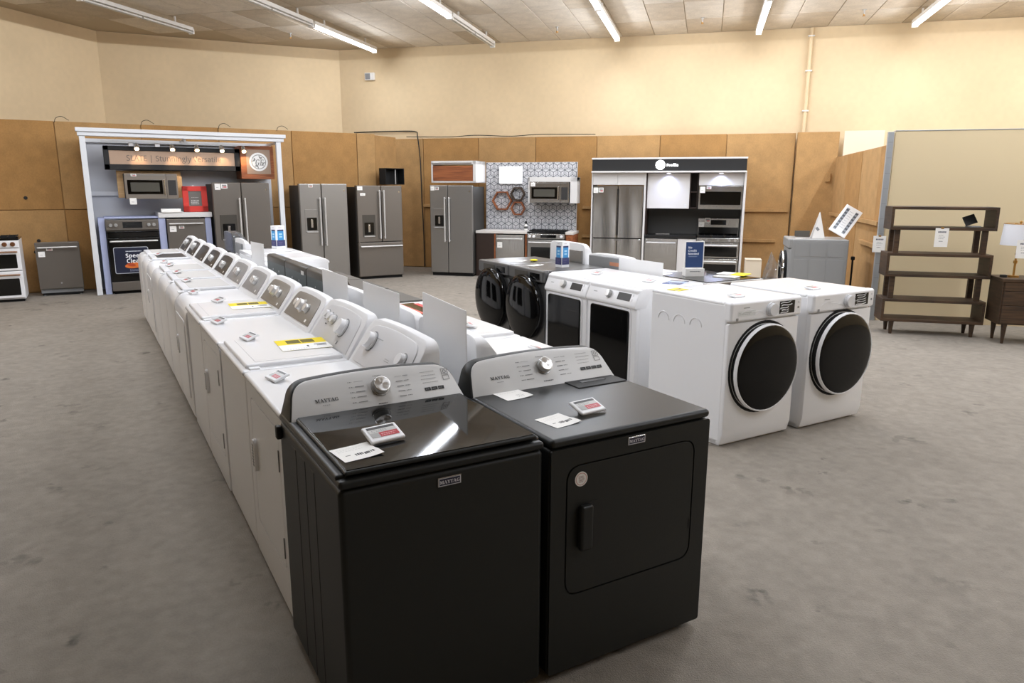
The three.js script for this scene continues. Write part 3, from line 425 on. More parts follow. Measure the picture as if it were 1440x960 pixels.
function frontLoader(o) {
  const W = o.W, D = o.D, H = o.H, zf = D / 2, t = thing('front_load_washer', o.label, 'washing machine', o.pos, o.turn, o.group), bm = o.mat;
  part('cabinet', merge(rl(-W / 2, W / 2, 0.03, H - 0.012, -zf, zf - 0.02, 0.02, 4), sweepX([[zf - 0.06, 0.02], [zf - 0.02, 0.02], [zf, 0.09], [zf, H - 0.14], [zf - 0.05, H - 0.14]], W - 0.004, 0.012)), bm, t);
  part('plinth', bl(-W / 2 + 0.03, W / 2 - 0.03, 0, 0.04, -zf + 0.04, zf - 0.05), bm, t);
  part('top_panel', rl(-W / 2, W / 2, H - 0.03, H, -zf, zf - 0.05, 0.016, 4), o.topMat ?? bm, t);
  const fh = o.fh ?? 0.125, y0 = H - fh - 0.005;
  const fa = part('control_panel', o.slope ? sweepX([[zf - 0.16, H - 0.012], [zf - 0.09, H], [zf - 0.055, H, zf - 0.03, H - 0.025], [zf + 0.018, y0 + 0.03], [zf + 0.022, y0, zf - 0.002, y0], [zf - 0.1, y0], [zf - 0.16, H - 0.03]], W + 0.006, 0.014) : rl(-W / 2 - 0.002, W / 2 + 0.002, y0, H + 0.002, zf - 0.055, zf + 0.016, 0.02, 4), o.panelMat ?? bm, t);
  const sl = o.slope ? Math.atan2(0.05, fh - 0.05) : 0, sz = (y) => (o.slope ? zf + 0.018 - (y - y0 - 0.03) * (0.048 / (fh - 0.055)) : zf + 0.016), rot = [-sl, 0, 0];
  o.fascia?.(fa, (x, v, off) => { const y = y0 + fh * v; return [x, y + off * Math.sin(sl), sz(y) + off * Math.cos(sl)]; }, rot);
  if (o.square) {
    const g = o.square; part('door_frame', ext(rrect(g[0] + 0.03, g[1] + 0.03, 0.035), 0.01, 0.004), bm, t, [0, g[2], zf - 0.004]);
    const d = part('door', ext(rrect(g[0], g[1], 0.03), 0.016, 0.006), M.door, t, [0, g[2], zf + 0.001]);
    part('door_edge', ext(rrect(g[0] + 0.008, g[1] + 0.008, 0.033), 0.004, 0.001), M.gap, d, [0, 0, -0.001]);
  } else {
    const [r, cyy, out] = o.round, dd = part('door', cz(r * 0.97, out, 0, 0, out / 2, 44, r * 0.99), o.drum ?? M.gap, t, [0, cyy, zf - 0.004]);
    part('door_rim', ringGeo(r * 0.955, r, 0.024), o.rim, dd, [0, 0, out - 0.015]);
    part('door_glass', dome(r * 0.965, o.bulge ?? 0.02), o.glass ?? M.door, dd, [0, 0, out + 0.004]);
    if (o.recess) part('door_gasket', ringGeo(r * 1.0, r * 1.06, 0.008), M.gap, t, [0, cyy, zf - 0.003]);  // black ring paints the shaded gap around the door
  }
  if (o.arcs) part('side_emboss', arcs(-W / 2, [-zf + 0.14, -zf + 0.30, -zf + 0.46], H - 0.2, 0.055), bm, t);
  return t;
}
const filmScreen = (k) => printMat('film' + k, 128, 104, (g, w, h) => { fill(g, w, h, '#0b0b0b'); g.strokeStyle = '#e4e4e6'; g.lineCap = 'round'; for (let i = 0; i < 5; i++) { g.lineWidth = 4 + rnd() * 5; const y = 12 + i * 20; g.beginPath(); g.moveTo(6 + rnd() * 20, y + 6); g.bezierCurveTo(40, y - 12 + rnd() * 10, 60, y + 16, 70 + rnd() * 40, y - 8 + rnd() * 8); g.stroke(); } }, { opaque: true, rough: 0.2 });
{
  const group = 'white front loaders at the end of the second island';
  const fas = (k, drawer) => (fa, at, rot) => {
    part('display', rb(0.15, 0.085, 0.003, 0.0012), filmScreen(k), fa, at(0.185, 0.53, 0.001), rot);
    part('knob', knobGeo(0.044, 0.03), M.softGrey, fa, at(0.03, 0.5, 0), rot);
    part('button', rb(0.014, 0.014, 0.003, 0.001), M.grey, fa, at(0.3, 0.45, 0.001), rot); part('button', rb(0.014, 0.014, 0.003, 0.001), M.softGrey, fa, at(0.3, 0.75, 0.001), rot);
    part('emblem', rb(0.02, 0.02, 0.002, 0.0008), M.grey, fa, at(-0.285, 0.14, 0.001), rot);
    if (drawer) part('drawer_label', plane(0.16, 0.035), printMat('drawerlabel', 160, 36, (g, w, h) => { fill(g, w, h, '#e3e5e4'); scribble(g, 6, 12, 140, 2, 10, '#a9adab', 5); }, { opaque: true, rough: 0.3 }), fa, at(-0.2, 0.42, 0.0015), rot);
    part('lettering', plane(0.08, 0.014), printMat('smallmark', 96, 16, (g, w, h) => scribble(g, 6, 8, 84, 1, 8, '#8d8d8f', 6)), fa, at(-0.2, 0.72, 0.0015), rot);
    part('film_crease', merge(...[0, 1, 2, 3, 4, 5].map((i) => tube([[-0.26 + i * 0.06, -0.01 + 0.03 * Math.sin(i * 2.1), 0], [-0.2 + i * 0.06, 0.012 * Math.cos(i * 1.7), 0.001], [-0.13 + i * 0.06, -0.02 + 0.03 * Math.cos(i), 0]], 0.0011, 10, 4))), M.whiteTop, fa, at(0, 0.5, 0.002), rot);
  };
  frontLoader({ label: 'white front-load washer with big round black door, beside the black dryer', group, W: 0.675, D: 0.76, H: 0.985, mat: M.white, topMat: M.whiteTop, pos: [3.845, 0, -3.63], turn: 0, round: [0.302, 0.525, 0.05], rim: M.whitePlastic, recess: 1, arcs: 1, fascia: fas(1, 1), glass: M.door });
  frontLoader({ label: 'white front-load dryer with round black door, farther from the black dryer', group, W: 0.675, D: 0.76, H: 0.985, mat: M.white, topMat: M.whiteTop, pos: [4.62, 0, -3.61], turn: 0, round: [0.302, 0.54, 0.06], rim: M.whitePlastic, recess: 1, fascia: fas(2, 0), glass: M.door });
  priceTag('small electronic price tag on white front-load washer beside the black dryer', [3.74, 0.985, -3.42], 0.1, 0.9, 0.12);
  priceTag('small electronic price tag on white front-load dryer farther from black dryer', [4.52, 0.985, -3.42], 0.1, 0.9, 0.12);
  const y = thing('care_leaflet', 'yellow and white leaflet on the rear of white front-load washer', 'leaflet', [3.66, 0.9852, -3.88], 0.2); part('sheet', rb(0.17, 0.004, 0.1, 0.0015, 0, 0.002, 0, 1), printMat('yleaf', 96, 64, (g, w, h) => { fill(g, w, h, '#e9d63a'); g.fillStyle = '#8d7a2a'; g.fillRect(20, 18, 44, 26); g.fillStyle = '#f3f1e6'; g.fillRect(70, 0, 26, 64); scribble(g, 24, 24, 36, 2, 10, '#d8b7a2', 4); }, { opaque: true }), y);
}
{ // second island, row facing the long white row
  const turn = -Math.PI / 2, X = 3.6, D = 0.7, W = 0.643, group = 'front loaders facing the aisle between the islands';
  const sq = (fa, at, rot) => {
    part('display', rb(0.16, 0.062, 0.004, 0.002), M.darkPanel, fa, at(0.16, 0.52, 0.001), rot); part('knob', merge(knobGeo(0.033, 0.028)), M.satin, fa, at(-0.03, 0.52, 0), rot); part('knob_cap', capGeo(0.03), M.knobCap, fa, at(-0.03, 0.52, 0.031), rot);
    part('button', rb(0.016, 0.022, 0.004, 0.002), M.softGrey, fa, at(0.262, 0.42, 0.001), rot); part('button', rb(0.016, 0.022, 0.004, 0.002), M.softGrey, fa, at(0.262, 0.66, 0.001), rot);
    part('lettering', plane(0.07, 0.02), printMat('smallmark2', 96, 28, (g, w, h) => scribble(g, 6, 14, 84, 1, 8, '#777', 8)), fa, at(-0.21, 0.52, 0.0015), rot);
  };
  frontLoader({ label: 'white front-load dryer with square black door nearest the round-door washers', group, W, D, H: 0.945, mat: M.white, topMat: M.whiteTop, slope: 1, fh: 0.16, pos: [X + D / 2, 0, -4.60], turn, square: [0.5, 0.6, 0.46], fascia: sq });
  frontLoader({ label: 'white front-load washer with square black door beside the graphite machines', group, W, D, H: 0.945, mat: M.white, topMat: M.whiteTop, slope: 1, fh: 0.16, pos: [X + D / 2, 0, -5.255], turn, square: [0.5, 0.6, 0.46], fascia: sq });
  const gr = (fa, at, rot) => { part('display', rb(0.17, 0.062, 0.004, 0.002), M.blackGloss, fa, at(0.17, 0.5, 0.001), rot); part('drawer', rb(0.24, 0.07, 0.004, 0.002), M.slateDark, fa, at(-0.08, 0.5, 0.001), rot); };
  frontLoader({ label: 'graphite front-load washer with bulging round black door next to white ones', group, W, D, H: 0.95, mat: M.graphite, pos: [X + D / 2, 0, -5.915], turn, round: [0.318, 0.575, 0.06], rim: M.blackGloss, bulge: 0.045, fh: 0.115, fascia: gr, glass: M.door });
  frontLoader({ label: 'graphite front-load washer with bulging round black door at the island end', group, W, D, H: 0.95, mat: M.graphite, pos: [X + D / 2, 0, -6.57], turn, round: [0.318, 0.575, 0.06], rim: M.blackGloss, bulge: 0.045, fh: 0.115, fascia: gr, glass: M.door });
  leafletBox('white and blue leaflet box on top of a graphite washer', [3.93, 0.951, -5.8], 0.12, 0.095, 0.25);
  note('white papers on the top of the graphite washer at the island end', [3.85, 0.951, -6.5], 0.5, 0.2, 0.12);
  note('white papers on the graphite washer beside the leaflet box', [3.78, 0.951, -6.05], 0.3, 0.16, 0.1);
  const yn = thing('yellow_note', 'crumpled yellow note on top of the graphite washers', 'paper', [3.98, 0.952, -6.4], 0.4); part('sheet', new THREE.IcosahedronGeometry(0.05, 1).scale(1, 0.25, 0.8).translate(0, 0.012, 0), M.yellow, yn);
  priceTag('small electronic price tag on the near square-door white dryer', [3.95, 0.9455, -4.55], turn, 0.9, 0.2);
  priceTag('small electronic price tag on the square-door white washer', [3.9, 0.9455, -5.2], turn, 0.9, 0.2);
  const fl = thing('blue_leaflet', 'glossy blue leaflet lying on the near square-door white dryer', 'leaflet', [4.12, 0.9456, -4.42], 0.5); part('sheet', rb(0.24, 0.003, 0.15, 0.001, 0, 0.002, 0, 1), printMat('bleaf', 96, 64, (g, w, h) => { fill(g, w, h, '#b9cde6'); g.fillStyle = '#6c83b8'; g.fillRect(0, 0, 40, 64); g.fillStyle = '#dbe9f5'; g.fillRect(46, 10, 30, 40); g.fillStyle = '#4a3f56'; g.fillRect(80, 0, 16, 64); }, { opaque: true, rough: 0.15 }), fl);
}
{ // second island, far row facing away
  const turn = Math.PI / 2, D = 0.68, X = 4.345, group = 'machines backing onto the front loaders';
  const cons = (z, label, h, plate) => {
    const q = rowMachine({ label, W: 0.67, D, turn, group, pos: [X + D / 2, 0, -z], knobs: [[-0.1, 0.5, 0.03, 'w']], tilt: 0.5, h });
    part('back_plate', plate[0], plate[1], q); if (plate[2]) part('warning_sticker', bl(-0.2, -0.05, 0.965, 1.0, -D / 2 - 0.0015, -D / 2 + 0.02), plate[2], q);
    return q;
  };
  const c1 = cons(6.36, 'white washer with tall arched console seen from behind the graphite pair', 0.27, [merge(rl(-0.29, 0.03, 0.9, 1.07, -D / 2 + 0.0, -D / 2 + 0.03, 0.006)), M.steelDark]);
  cons(5.64, 'white washer seen from behind with orange warning sticker on console back', 0.19, [rl(-0.31, 0.3, 0.9, 1.045, -D / 2 + 0.0, -D / 2 + 0.03, 0.01), M.grey, std(0xc98a6a, 0.6)]);
  const t = thing('glass_top_washer', 'dark washer with wide glass top carrying the dark blue credit sign', 'washing machine', [X + 0.08 + D / 2, 0, -4.74], turn, group);
  part('cabinet', rl(-0.36, 0.36, 0.015, 0.9, -D / 2, D / 2, 0.015, 3), M.graphite, t); part('top_panel', rl(-0.365, 0.365, 0.9, 0.925, -D / 2 - 0.005, D / 2 + 0.005, 0.01, 3), M.steelDark, t); part('lid_glass', rl(-0.35, 0.35, 0.924, 0.931, -D / 2 + 0.02, D / 2 - 0.02, 0.003), M.glassLid, t);
  const sh = thing('frosted_sheet', 'pale frosted sheet standing behind the dark glass-top washer', 'plastic sheet', [4.33, 0.62, -5.12], Math.PI / 2, 'frosted plastic sheets between the rows'); part('sheet', rb(0.62, 0.44, 0.004, 0.0018, 0, 0.22, 0, 1), M.acrylic, sh);
  const s = thing('credit_sign', 'dark blue No Credit Needed sign standing on the glass-top washer', 'sign', [4.66, 0.931, -4.78], -0.45);
  part('holder', merge(rl(-0.085, 0.085, 0, 0.07, -0.05, 0.05, 0.002)), M.paper, s); part('panel', rl(-0.088, 0.088, 0.07, 0.31, -0.006, 0.006, 0.002), M.paper, s); part('side_fold', rl(0.082, 0.087, 0.0, 0.31, -0.06, 0.0, 0.001), M.paper, s);
  part('print', plane(0.158, 0.225), printMat('credit', 200, 290, (g, w, h) => { fill(g, w, h, '#2b4676'); say(g, 'No', 24, 62, 34, '#f4f6fa', 'sans-serif', 'bold', 'left'); say(g, 'Credit', 24, 98, 34, '#f4f6fa', 'sans-serif', 'bold', 'left'); say(g, 'Needed', 24, 134, 34, '#f4f6fa', 'sans-serif', 'bold', 'left'); scribble(g, 24, 166, 130, 1, 8, '#c9d3e6', 4); }, { opaque: true, rough: 0.4 }), s, [0, 0.19, 0.0075]);
  part('lettering', plane(0.12, 0.02), printMat('holderline', 120, 20, (g) => scribble(g, 6, 10, 108, 1, 8, '#555', 7)), s, [0, 0.045, 0.0515]);
  const lf = thing('leaflet_stack', 'stack of yellow and white leaflets on the dark glass-top washer', 'leaflets', [4.95, 0.931, -4.62], 0.4);
  part('leaflet', rb(0.3, 0.006, 0.2, 0.002, 0, 0.003, 0, 1), M.paper, lf); part('leaflet', rb(0.2, 0.006, 0.14, 0.002, 0.1, 0.009, 0.06, 1), M.yellow, lf); part('leaflet', rb(0.18, 0.006, 0.12, 0.002, 0.05, 0.015, -0.05, 1), M.paper, lf);
  note('white paper lying at the front of the dark glass-top washer', [4.5, 0.9315, -5.0], 0.3, 0.16, 0.11, 0);
}
// ---------------------------------------------------------------- kitchen appliances
function barHandle(len, r, z, vertical = true) { const a = len / 2 - 0.03; const g = merge(new THREE.CapsuleGeometry(r, len - 2 * r, 6, 12).translate(0, 0, z), cz(r * 0.8, z, 0, a, z / 2, 10), cz(r * 0.8, z, 0, -a, z / 2, 10)); return vertical ? g : g.rotateZ(Math.PI / 2); }
function fridge(o) { // front at local z = 0, depth behind
  const { W, H, D = 0.74 } = o, t = thing('refrigerator', o.label, 'refrigerator', o.pos, o.turn), g = 0.004, m = o.mat, dt = 0.07;
  part('body', rl(-W / 2 + 0.004, W / 2 - 0.004, 0.03, H - 0.03, -D, -dt - 0.006, 0.008), o.side ?? M.fridgeSide, t);
  part('kick_plate', bl(-W / 2 + 0.02, W / 2 - 0.02, 0.0, 0.06, -D + 0.05, -0.05), M.gap, t);
  for (const x of [-1, 1]) part('hinge_cover', rl(x * (W / 2 - 0.06) - 0.04, x * (W / 2 - 0.06) + 0.04, H - 0.03, H - 0.005, -0.16, -0.05, 0.006), M.gap, t);
  const door = (x0, x1, y0, y1) => part('door', rl(x0 + g, x1 - g, y0 + g, y1 - g, -dt, 0, 0.014, 3), m, t);
  const bow = (x0, x1, y0, y1) => { const s = new THREE.Shape(), a = x0 + g, b = x1 - g; s.moveTo(a, dt); s.lineTo(b, dt); s.lineTo(b, 0.012); s.quadraticCurveTo(b, 0.002, b - 0.012, 0); s.quadraticCurveTo((a + b) / 2, -0.03, a + 0.012, 0); s.quadraticCurveTo(a, 0.002, a, 0.012); s.closePath(); return part('door', toCreasedNormals(new THREE.ExtrudeGeometry(s, { depth: y1 - y0 - 2 * g, bevelEnabled: false, curveSegments: 16 }).rotateX(-Math.PI / 2).translate(0, y0 + g, 0), 0.6), m, t); };
  const hnd = o.handle ?? M.handle;
  let left;
  if (o.style === 'sxs') {
    const s = o.split; left = door(-W / 2, s, 0.06, H); const r = door(s, W / 2, 0.06, H);
    part('handle', barHandle(0.86, 0.014, 0.05), hnd, left, [s - 0.045, 1.09, 0]); part('handle', barHandle(0.86, 0.014, 0.05), hnd, r, [s + 0.045, 1.09, 0]);
  } else if (o.style === 'french') {
    const yb = 0.69; left = door(-W / 2, o.split, yb, H); const r = door(o.split, W / 2, yb, H), dw = part('drawer', rl(-W / 2 + g, W / 2 - g, 0.05, yb - g, -dt, 0, 0.014, 3), m, t);
    part('handle', barHandle(0.9, 0.014, 0.05), hnd, left, [o.split - 0.042, 1.2, 0]); part('handle', barHandle(0.9, 0.014, 0.05), hnd, r, [o.split + 0.042, 1.2, 0]);
    part('handle', barHandle(W - 0.06, 0.015, 0.05, false), hnd, dw, [0, 0.615, 0]);
    for (const x of [-1, 1]) part('hinge', cy(0.014, 0.03, x * (W / 2 - 0.03), yb, -0.004, 10), M.chrome, t);
  } else {
    const yb = 0.775; left = bow(-W / 2, o.split, yb, H); const r = bow(o.split, W / 2, yb, H); bow(-W / 2, o.split, 0.06, yb - 0.012); bow(o.split, W / 2, 0.06, yb - 0.012);
    for (const s of [-1, 1]) part('handle_recess', bl(o.split + s * 0.018 - 0.008, o.split + s * 0.018 + 0.008, yb + 0.05, H - 0.06, -0.01, 0.0005), M.gap, s < 0 ? left : r);
    part('lower_ledge', rl(-W / 2 + 0.01, W / 2 - 0.01, yb - 0.05, yb - 0.022, -0.004, 0.004, 0.003), M.chrome, t);
  }
  if (o.disp) { const [x, y, w, h] = o.disp; const dd = part('dispenser', rl(x - w / 2, x + w / 2, y - h / 2, y + h / 2, -0.004, 0.006, 0.008), o.dispMat ?? M.steelDark, left); part('dispenser_recess', ext(rrect(w * 0.74, h * 0.56, 0.015), 0.002, 0.0005), M.blackGloss, dd, [x, y - h * 0.14, 0.0055]); part('paddle', rl(x - 0.02, x + 0.02, y - h * 0.3, y + h * 0.06, 0.006, 0.016, 0.005), M.chrome, dd); part('drip_tray', rl(x - w * 0.42, x + w * 0.42, y - h / 2 - 0.01, y - h / 2 + 0.012, 0, 0.025, 0.005), M.satin, dd); }
  part('emblem', cz(0.014, 0.003, W / 2 - 0.06, H - 0.12, 0.0015, 18), M.chrome, t);
  return t;
}
function wallTag(label, pos, turn, w = 0.1, h = 0.085, k = 0) { // card or electronic tag stuck upright on a front
  const t = thing(k ? 'price_tag' : 'price_card', label, k ? 'price tag' : 'card', pos, turn, k ? 'electronic price tags stuck upright on appliance fronts' : 'white cards stuck upright on appliance fronts');
  part('card', rb(w, h, 0.006, 0.003, 0, 0, 0.003, 1), M.paper, t); if (k) part('screen', plane(w * 0.72, h * 0.62), tagScreen(), t, [0, 0, 0.0067]); else part('lettering', plane(w * 0.6, h * 0.2), printMat('cardline', 64, 20, (g) => scribble(g, 4, 10, 56, 1, 8, '#777', 6)), t, [0, -h * 0.1, 0.0067]);
}
function dishwasher(o) {
  const { W, H, y = 0.0 } = o, t = thing('dishwasher', o.label, 'dishwasher', o.pos, o.turn);
  part('tub', rl(-W / 2 + 0.01, W / 2 - 0.01, y + 0.04, y + H - 0.02, -(o.D ?? 0.58), -0.045, 0.01), o.tub ?? M.grey, t);
  const d = part('door', rl(-W / 2, W / 2, y + 0.11, y + H, -0.045, 0, 0.01, 3), o.mat, t);
  part('handle', barHandle(W * 0.9, 0.013, 0.045, false), M.handle, d, [0, y + H - 0.075, 0]);
  part('toe_kick', rl(-W / 2 + 0.03, W / 2 - 0.03, y + 0.01, y + 0.1, -0.12, -0.06, 0.004), M.gap, t);
  for (const x of [-1, 1]) part('foot', cy(0.018, 0.05, x * (W / 2 - 0.05), 0.025, -0.08, 10), M.satin, t);
  part('emblem', cz(0.013, 0.003, 0, y + 0.2, 0.001, 16), M.satin, d);
  return t;
}
function microwave(o) { // front at z=0, y from 0
  const { W, H } = o, t = thing('microwave', o.label, 'microwave', o.pos, o.turn), m = o.mat;
  part('body', rl(-W / 2, W / 2, 0, H, -0.36, -0.02, 0.006), M.blackMatte, t);
  const d = part('door', rl(-W / 2, W / 2 - (o.full ? 0 : 0.17), 0, H, -0.02, 0.012, 0.006), m, t);
  const ww = o.full ? W - 0.06 : W - 0.26;
  part('window', ext(rrect(ww, H * 0.56, 0.01), 0.002, 0.0006), M.blackGloss, d, [o.full ? 0 : -W / 2 + 0.035 + ww / 2, H * 0.47, 0.0125]);
  if (!o.full) { part('window_mesh', ext(rrect(ww * 0.82, H * 0.36, 0.01), 0.001, 0.0003), std(0x53514a, 0.2), d, [-W / 2 + 0.035 + ww / 2, H * 0.47, 0.0148]); const p = part('control_panel', rl(W / 2 - 0.168, W / 2, 0, H, -0.02, 0.011, 0.006), m, t); part('keypad', ext(rrect(0.12, H * 0.6, 0.006), 0.002, 0.0005), M.darkPanel, p, [W / 2 - 0.085, H * 0.45, 0.0115]); part('handle', barHandle(H * 0.66, 0.012, 0.04), M.chrome, d, [W / 2 - 0.2, H * 0.46, 0.012]); }
  part('vent_grille', merge(...Array.from({ length: 3 }, (_, i) => bl(-W / 2 + 0.05, W / 2 - 0.05, H - 0.03 + i * 0.007, H - 0.027 + i * 0.007, 0.012, 0.0135))), M.steelDark, d);
  return t;
}
function range(o) { // front at z = 0
  const { W, H, D = 0.64 } = o, t = thing('range', o.label, 'range', o.pos, o.turn), m = o.mat;
  part('body', rl(-W / 2 + 0.004, W / 2 - 0.004, 0.04, H - 0.02, -D, -0.045, 0.006), o.side ?? M.blackMatte, t);
  part('plinth', bl(-W / 2 + 0.03, W / 2 - 0.03, 0, 0.06, -D + 0.04, -0.08), M.gap, t);
  const ctop = part('cooktop', rl(-W / 2, W / 2, H - 0.025, H, -D - 0.005, -0.01, 0.006), o.top ?? M.blackGloss, t);
  if (o.grates) for (const x of [-0.24, 0, 0.24]) part('grate', merge(...[-0.1, 0, 0.1].map((k) => rb(0.01, 0.02, D - 0.14, 0.004, x + k, H + 0.02, -D / 2, 1)), ...[-D + 0.08, -D / 2, -0.08].map((z) => rb(0.21, 0.02, 0.01, 0.004, x, H + 0.015, z, 1))), M.gap, ctop);
  if (o.panel) { const [y0, y1] = o.panel; const p = part('control_panel', rl(-W / 2, W / 2, y0, y1, -0.06, 0.012, 0.008), m, t); for (const x of o.knobs) { const k = part('knob', knobGeo(o.kr ?? 0.025, 0.03), o.kmat ?? M.chrome, p, [x, (y0 + y1) / 2, 0.012]); } if (o.display) part('display', ext(rrect(o.display[1], (y1 - y0) * 0.6, 0.005), 0.002, 0.0005), M.blackGloss, p, [o.display[0], (y0 + y1) / 2, 0.0125]); }
  for (const [y0, y1, win, mat] of o.doors) {
    const d = part('oven_door', rl(-W / 2 + 0.002, W / 2 - 0.002, y0 + 0.004, y1 - 0.004, -0.045, 0, 0.008), mat ?? m, t);
    if (win) part('oven_window', ext(rrect(W * win, (y1 - y0) * 0.62, 0.015), 0.002, 0.0006), M.blackGloss, d, [0, y0 + (y1 - y0) * 0.42, 0.0005]);
    part('handle', barHandle(W * 0.92, 0.014, 0.045, false), o.hmat ?? M.handle, d, [0, y1 - 0.055, 0]);
  }
  if (o.drawer) part('drawer', rl(-W / 2 + 0.002, W / 2 - 0.002, 0.05, o.drawer - 0.004, -0.045, -0.002, 0.008), m, t);
  return t;
}
// --- slanted wall: white range, dishwasher, the framed display, three refrigerators
range({ label: 'white double oven range with bronze knobs at the end of fiberboard wall', W: 0.76, H: 0.945, mat: M.white, side: M.white, pos: [-1.3, 0, -13.0], turn: 0, panel: [0.81, 0.915], knobs: [-0.16, -0.06, 0.1, 0.2, 0.3], kmat: std(0x9a6a4a, 0.3, 0.8), kr: 0.03, hmat: std(0xa8846a, 0.3, 0.7), doors: [[0.47, 0.805, 0.86], [0.06, 0.465, 0.86]], grates: 1 });
dishwasher({ label: 'slate dishwasher standing free against the brown fiberboard', W: 0.6, H: 0.84, mat: M.slate, tub: M.grey, D: 0.46, pos: [-0.46, 0, -13.47], turn: 0 });
wallTag('white card stuck on the free-standing slate dishwasher', [-0.68, 0.66, -13.465], 0, 0.09, 0.085); wallTag('electronic tag on the door of the free-standing slate dishwasher', [-0.57, 0.735, -13.465], 0, 0.085, 0.045, 1);
{ // framed display
  const Z = -13.2, t = thing('display_frame', 'white framed appliance display with grey back and wide top beam', 'display', [0, 0, Z]);
  part('top_beam', merge(rl(-0.03, 3.1, 2.52, 2.58, -0.1, 0.08, 0.008), rl(-0.01, 3.07, 2.46, 2.52, -0.08, 0.05, 0.006)), M.whiteFrame, t);
  for (const x of [0.05, 2.98]) part('post', rl(x - 0.04, x + 0.04, 0, 2.46, -0.05, 0.03, 0.006), M.whiteFrame, t);
  part('top_bar', rl(0.05, 3.0, 2.40, 2.46, -0.75, -0.68, 0.004), M.whiteFrame, t); for (const x of [0.05, 1.5, 2.95]) part('cross_bar', rl(x - 0.02, x + 0.02, 2.42, 2.46, -0.69, -0.04, 0.004), M.whiteFrame, t); part('track_bracket', rl(1.45, 1.55, 2.4, 2.43, -0.15, -0.08, 0.004), M.whiteFrame, t);
  part('back_panel', rl(0.05, 2.98, 0, 2.42, -0.78, -0.74, 0.004), M.bluegrey, t);
  part('side_panel', rl(0.02, 0.05, 0, 2.42, -0.76, -0.05, 0.004), M.bluegrey, t);
  part('rail', rl(0.06, 2.9, 1.55, 1.62, -0.745, -0.69, 0.006), M.whiteFrame, t);
  part('track_bar', rl(0.3, 2.7, 2.385, 2.41, -0.14, -0.1, 0.004), M.whiteFrame, t);
  for (const x of [0.72, 1.1]) part('clip', rl(x - 0.035, x + 0.035, 2.33, 2.40, -0.2, -0.14, 0.004), M.whitePlastic, t);
  for (const [x0, x1, h] of [[0.135, 0.225, 1.21], [0.995, 1.1, 1.21], [1.705, 1.80, 1.2]]) part('lilac_panel', rl(x0, x1, 0, h, -0.62, -0.03, 0.004), M.lilac, t);
  part('lilac_panel', rl(0.225, 0.995, 1.2, 1.225, -0.62, -0.03, 0.004), M.lilac, t);
  part('counter', rl(1.0, 1.82, 1.205, 1.285, -0.66, 0.0, 0.006), M.laminate, t);
  part('oak_backing', rl(0.475, 1.43, 1.52, 1.955, -0.45, -0.40, 0.006), M.oak, t); part('oak_side', rl(1.35, 1.425, 1.52, 1.87, -0.42, -0.22, 0.006), M.oak, t);
  part('backing_bracket', bl(0.6, 1.3, 1.6, 1.9, -0.74, -0.45), M.bluegrey, t);
  for (const x of [0.79, 1.31, 1.68, 2.07, 2.42]) {
    const s = part('spotlight', merge(cy(0.012, 0.06, x, 2.37, -0.12), cy(0.042, 0.1, 0, 0, 0, 18, 0.03).rotateX(-0.7).translate(x, 2.325, -0.1)), M.chrome, t);
    part('lamp_face', cy(0.034, 0.006, 0, -0.051, 0, 18).rotateX(-0.7 + Math.PI * 0).translate(x, 2.325, -0.1), std(0xffffff, 0.5, 0, { emissive: 0xffd9a0, emissiveIntensity: 6 }), s);
    const l = new THREE.SpotLight(0xffd2a0, 1.5, 0, 0.62, 0.7, 2); l.position.set(x, 2.285, -0.075); l.target.position.set(x + 0.03, 2.05, -0.24); l.castShadow = true; t.add(l); t.add(l.target);
  }
  // lettered sign box and wooden emblem panel
  const s = thing('lettered_sign', 'long bronze sign in a black frame lettered about being stunningly versatile', 'sign', [1.345, 2.15, Z - 0.25]);
  part('frame', merge(rl(-1.025, 1.025, 0.115, 0.185, -0.2, 0.03, 0.006), rl(-1.025, 1.025, -0.185, -0.1, -0.2, 0.03, 0.006), rl(-1.025, -0.95, -0.185, 0.185, -0.2, 0.03, 0.006), rl(0.94, 1.025, -0.185, 0.185, -0.2, 0.03, 0.006)), M.blackMatte, s);
  part('plate', rl(-0.96, 0.95, -0.11, 0.12, -0.18, 0.015, 0.004), std(0xb59a84, 0.4, 0.5), s); part('mount', bl(-0.8, 0.8, -0.1, 0.1, -0.48, -0.2), M.blackMatte, s);
  part('lettering', plane(1.86, 0.2), printMat('slate', 1024, 110, (g, w, h) => { g.fillStyle = '#6a625b'; g.font = '300 66px sans-serif'; g.textAlign = 'left'; g.textBaseline = 'middle'; g.fillText('SLATE | Stunningly Versatile', 120, 58, 790); }), s, [0, 0.005, 0.0165]);
  const b = thing('emblem_panel', 'square cherry wood panel with a round white monogram emblem', 'sign', [2.672, 2.12, Z - 0.2]);
  part('panel', rl(-0.295, 0.26, -0.285, 0.275, -0.5, 0, 0.004), M.cherry, b); part('inset', rl(-0.2, 0.2, -0.2, 0.21, 0, 0.004, 0.001), std(0xa08a78, 0.45, 0.3), b);
  const disc = part('emblem', cz(0.155, 0.012, 0, 0.005, 0.01, 48), std(0xf1f0ee, 0.4), b);
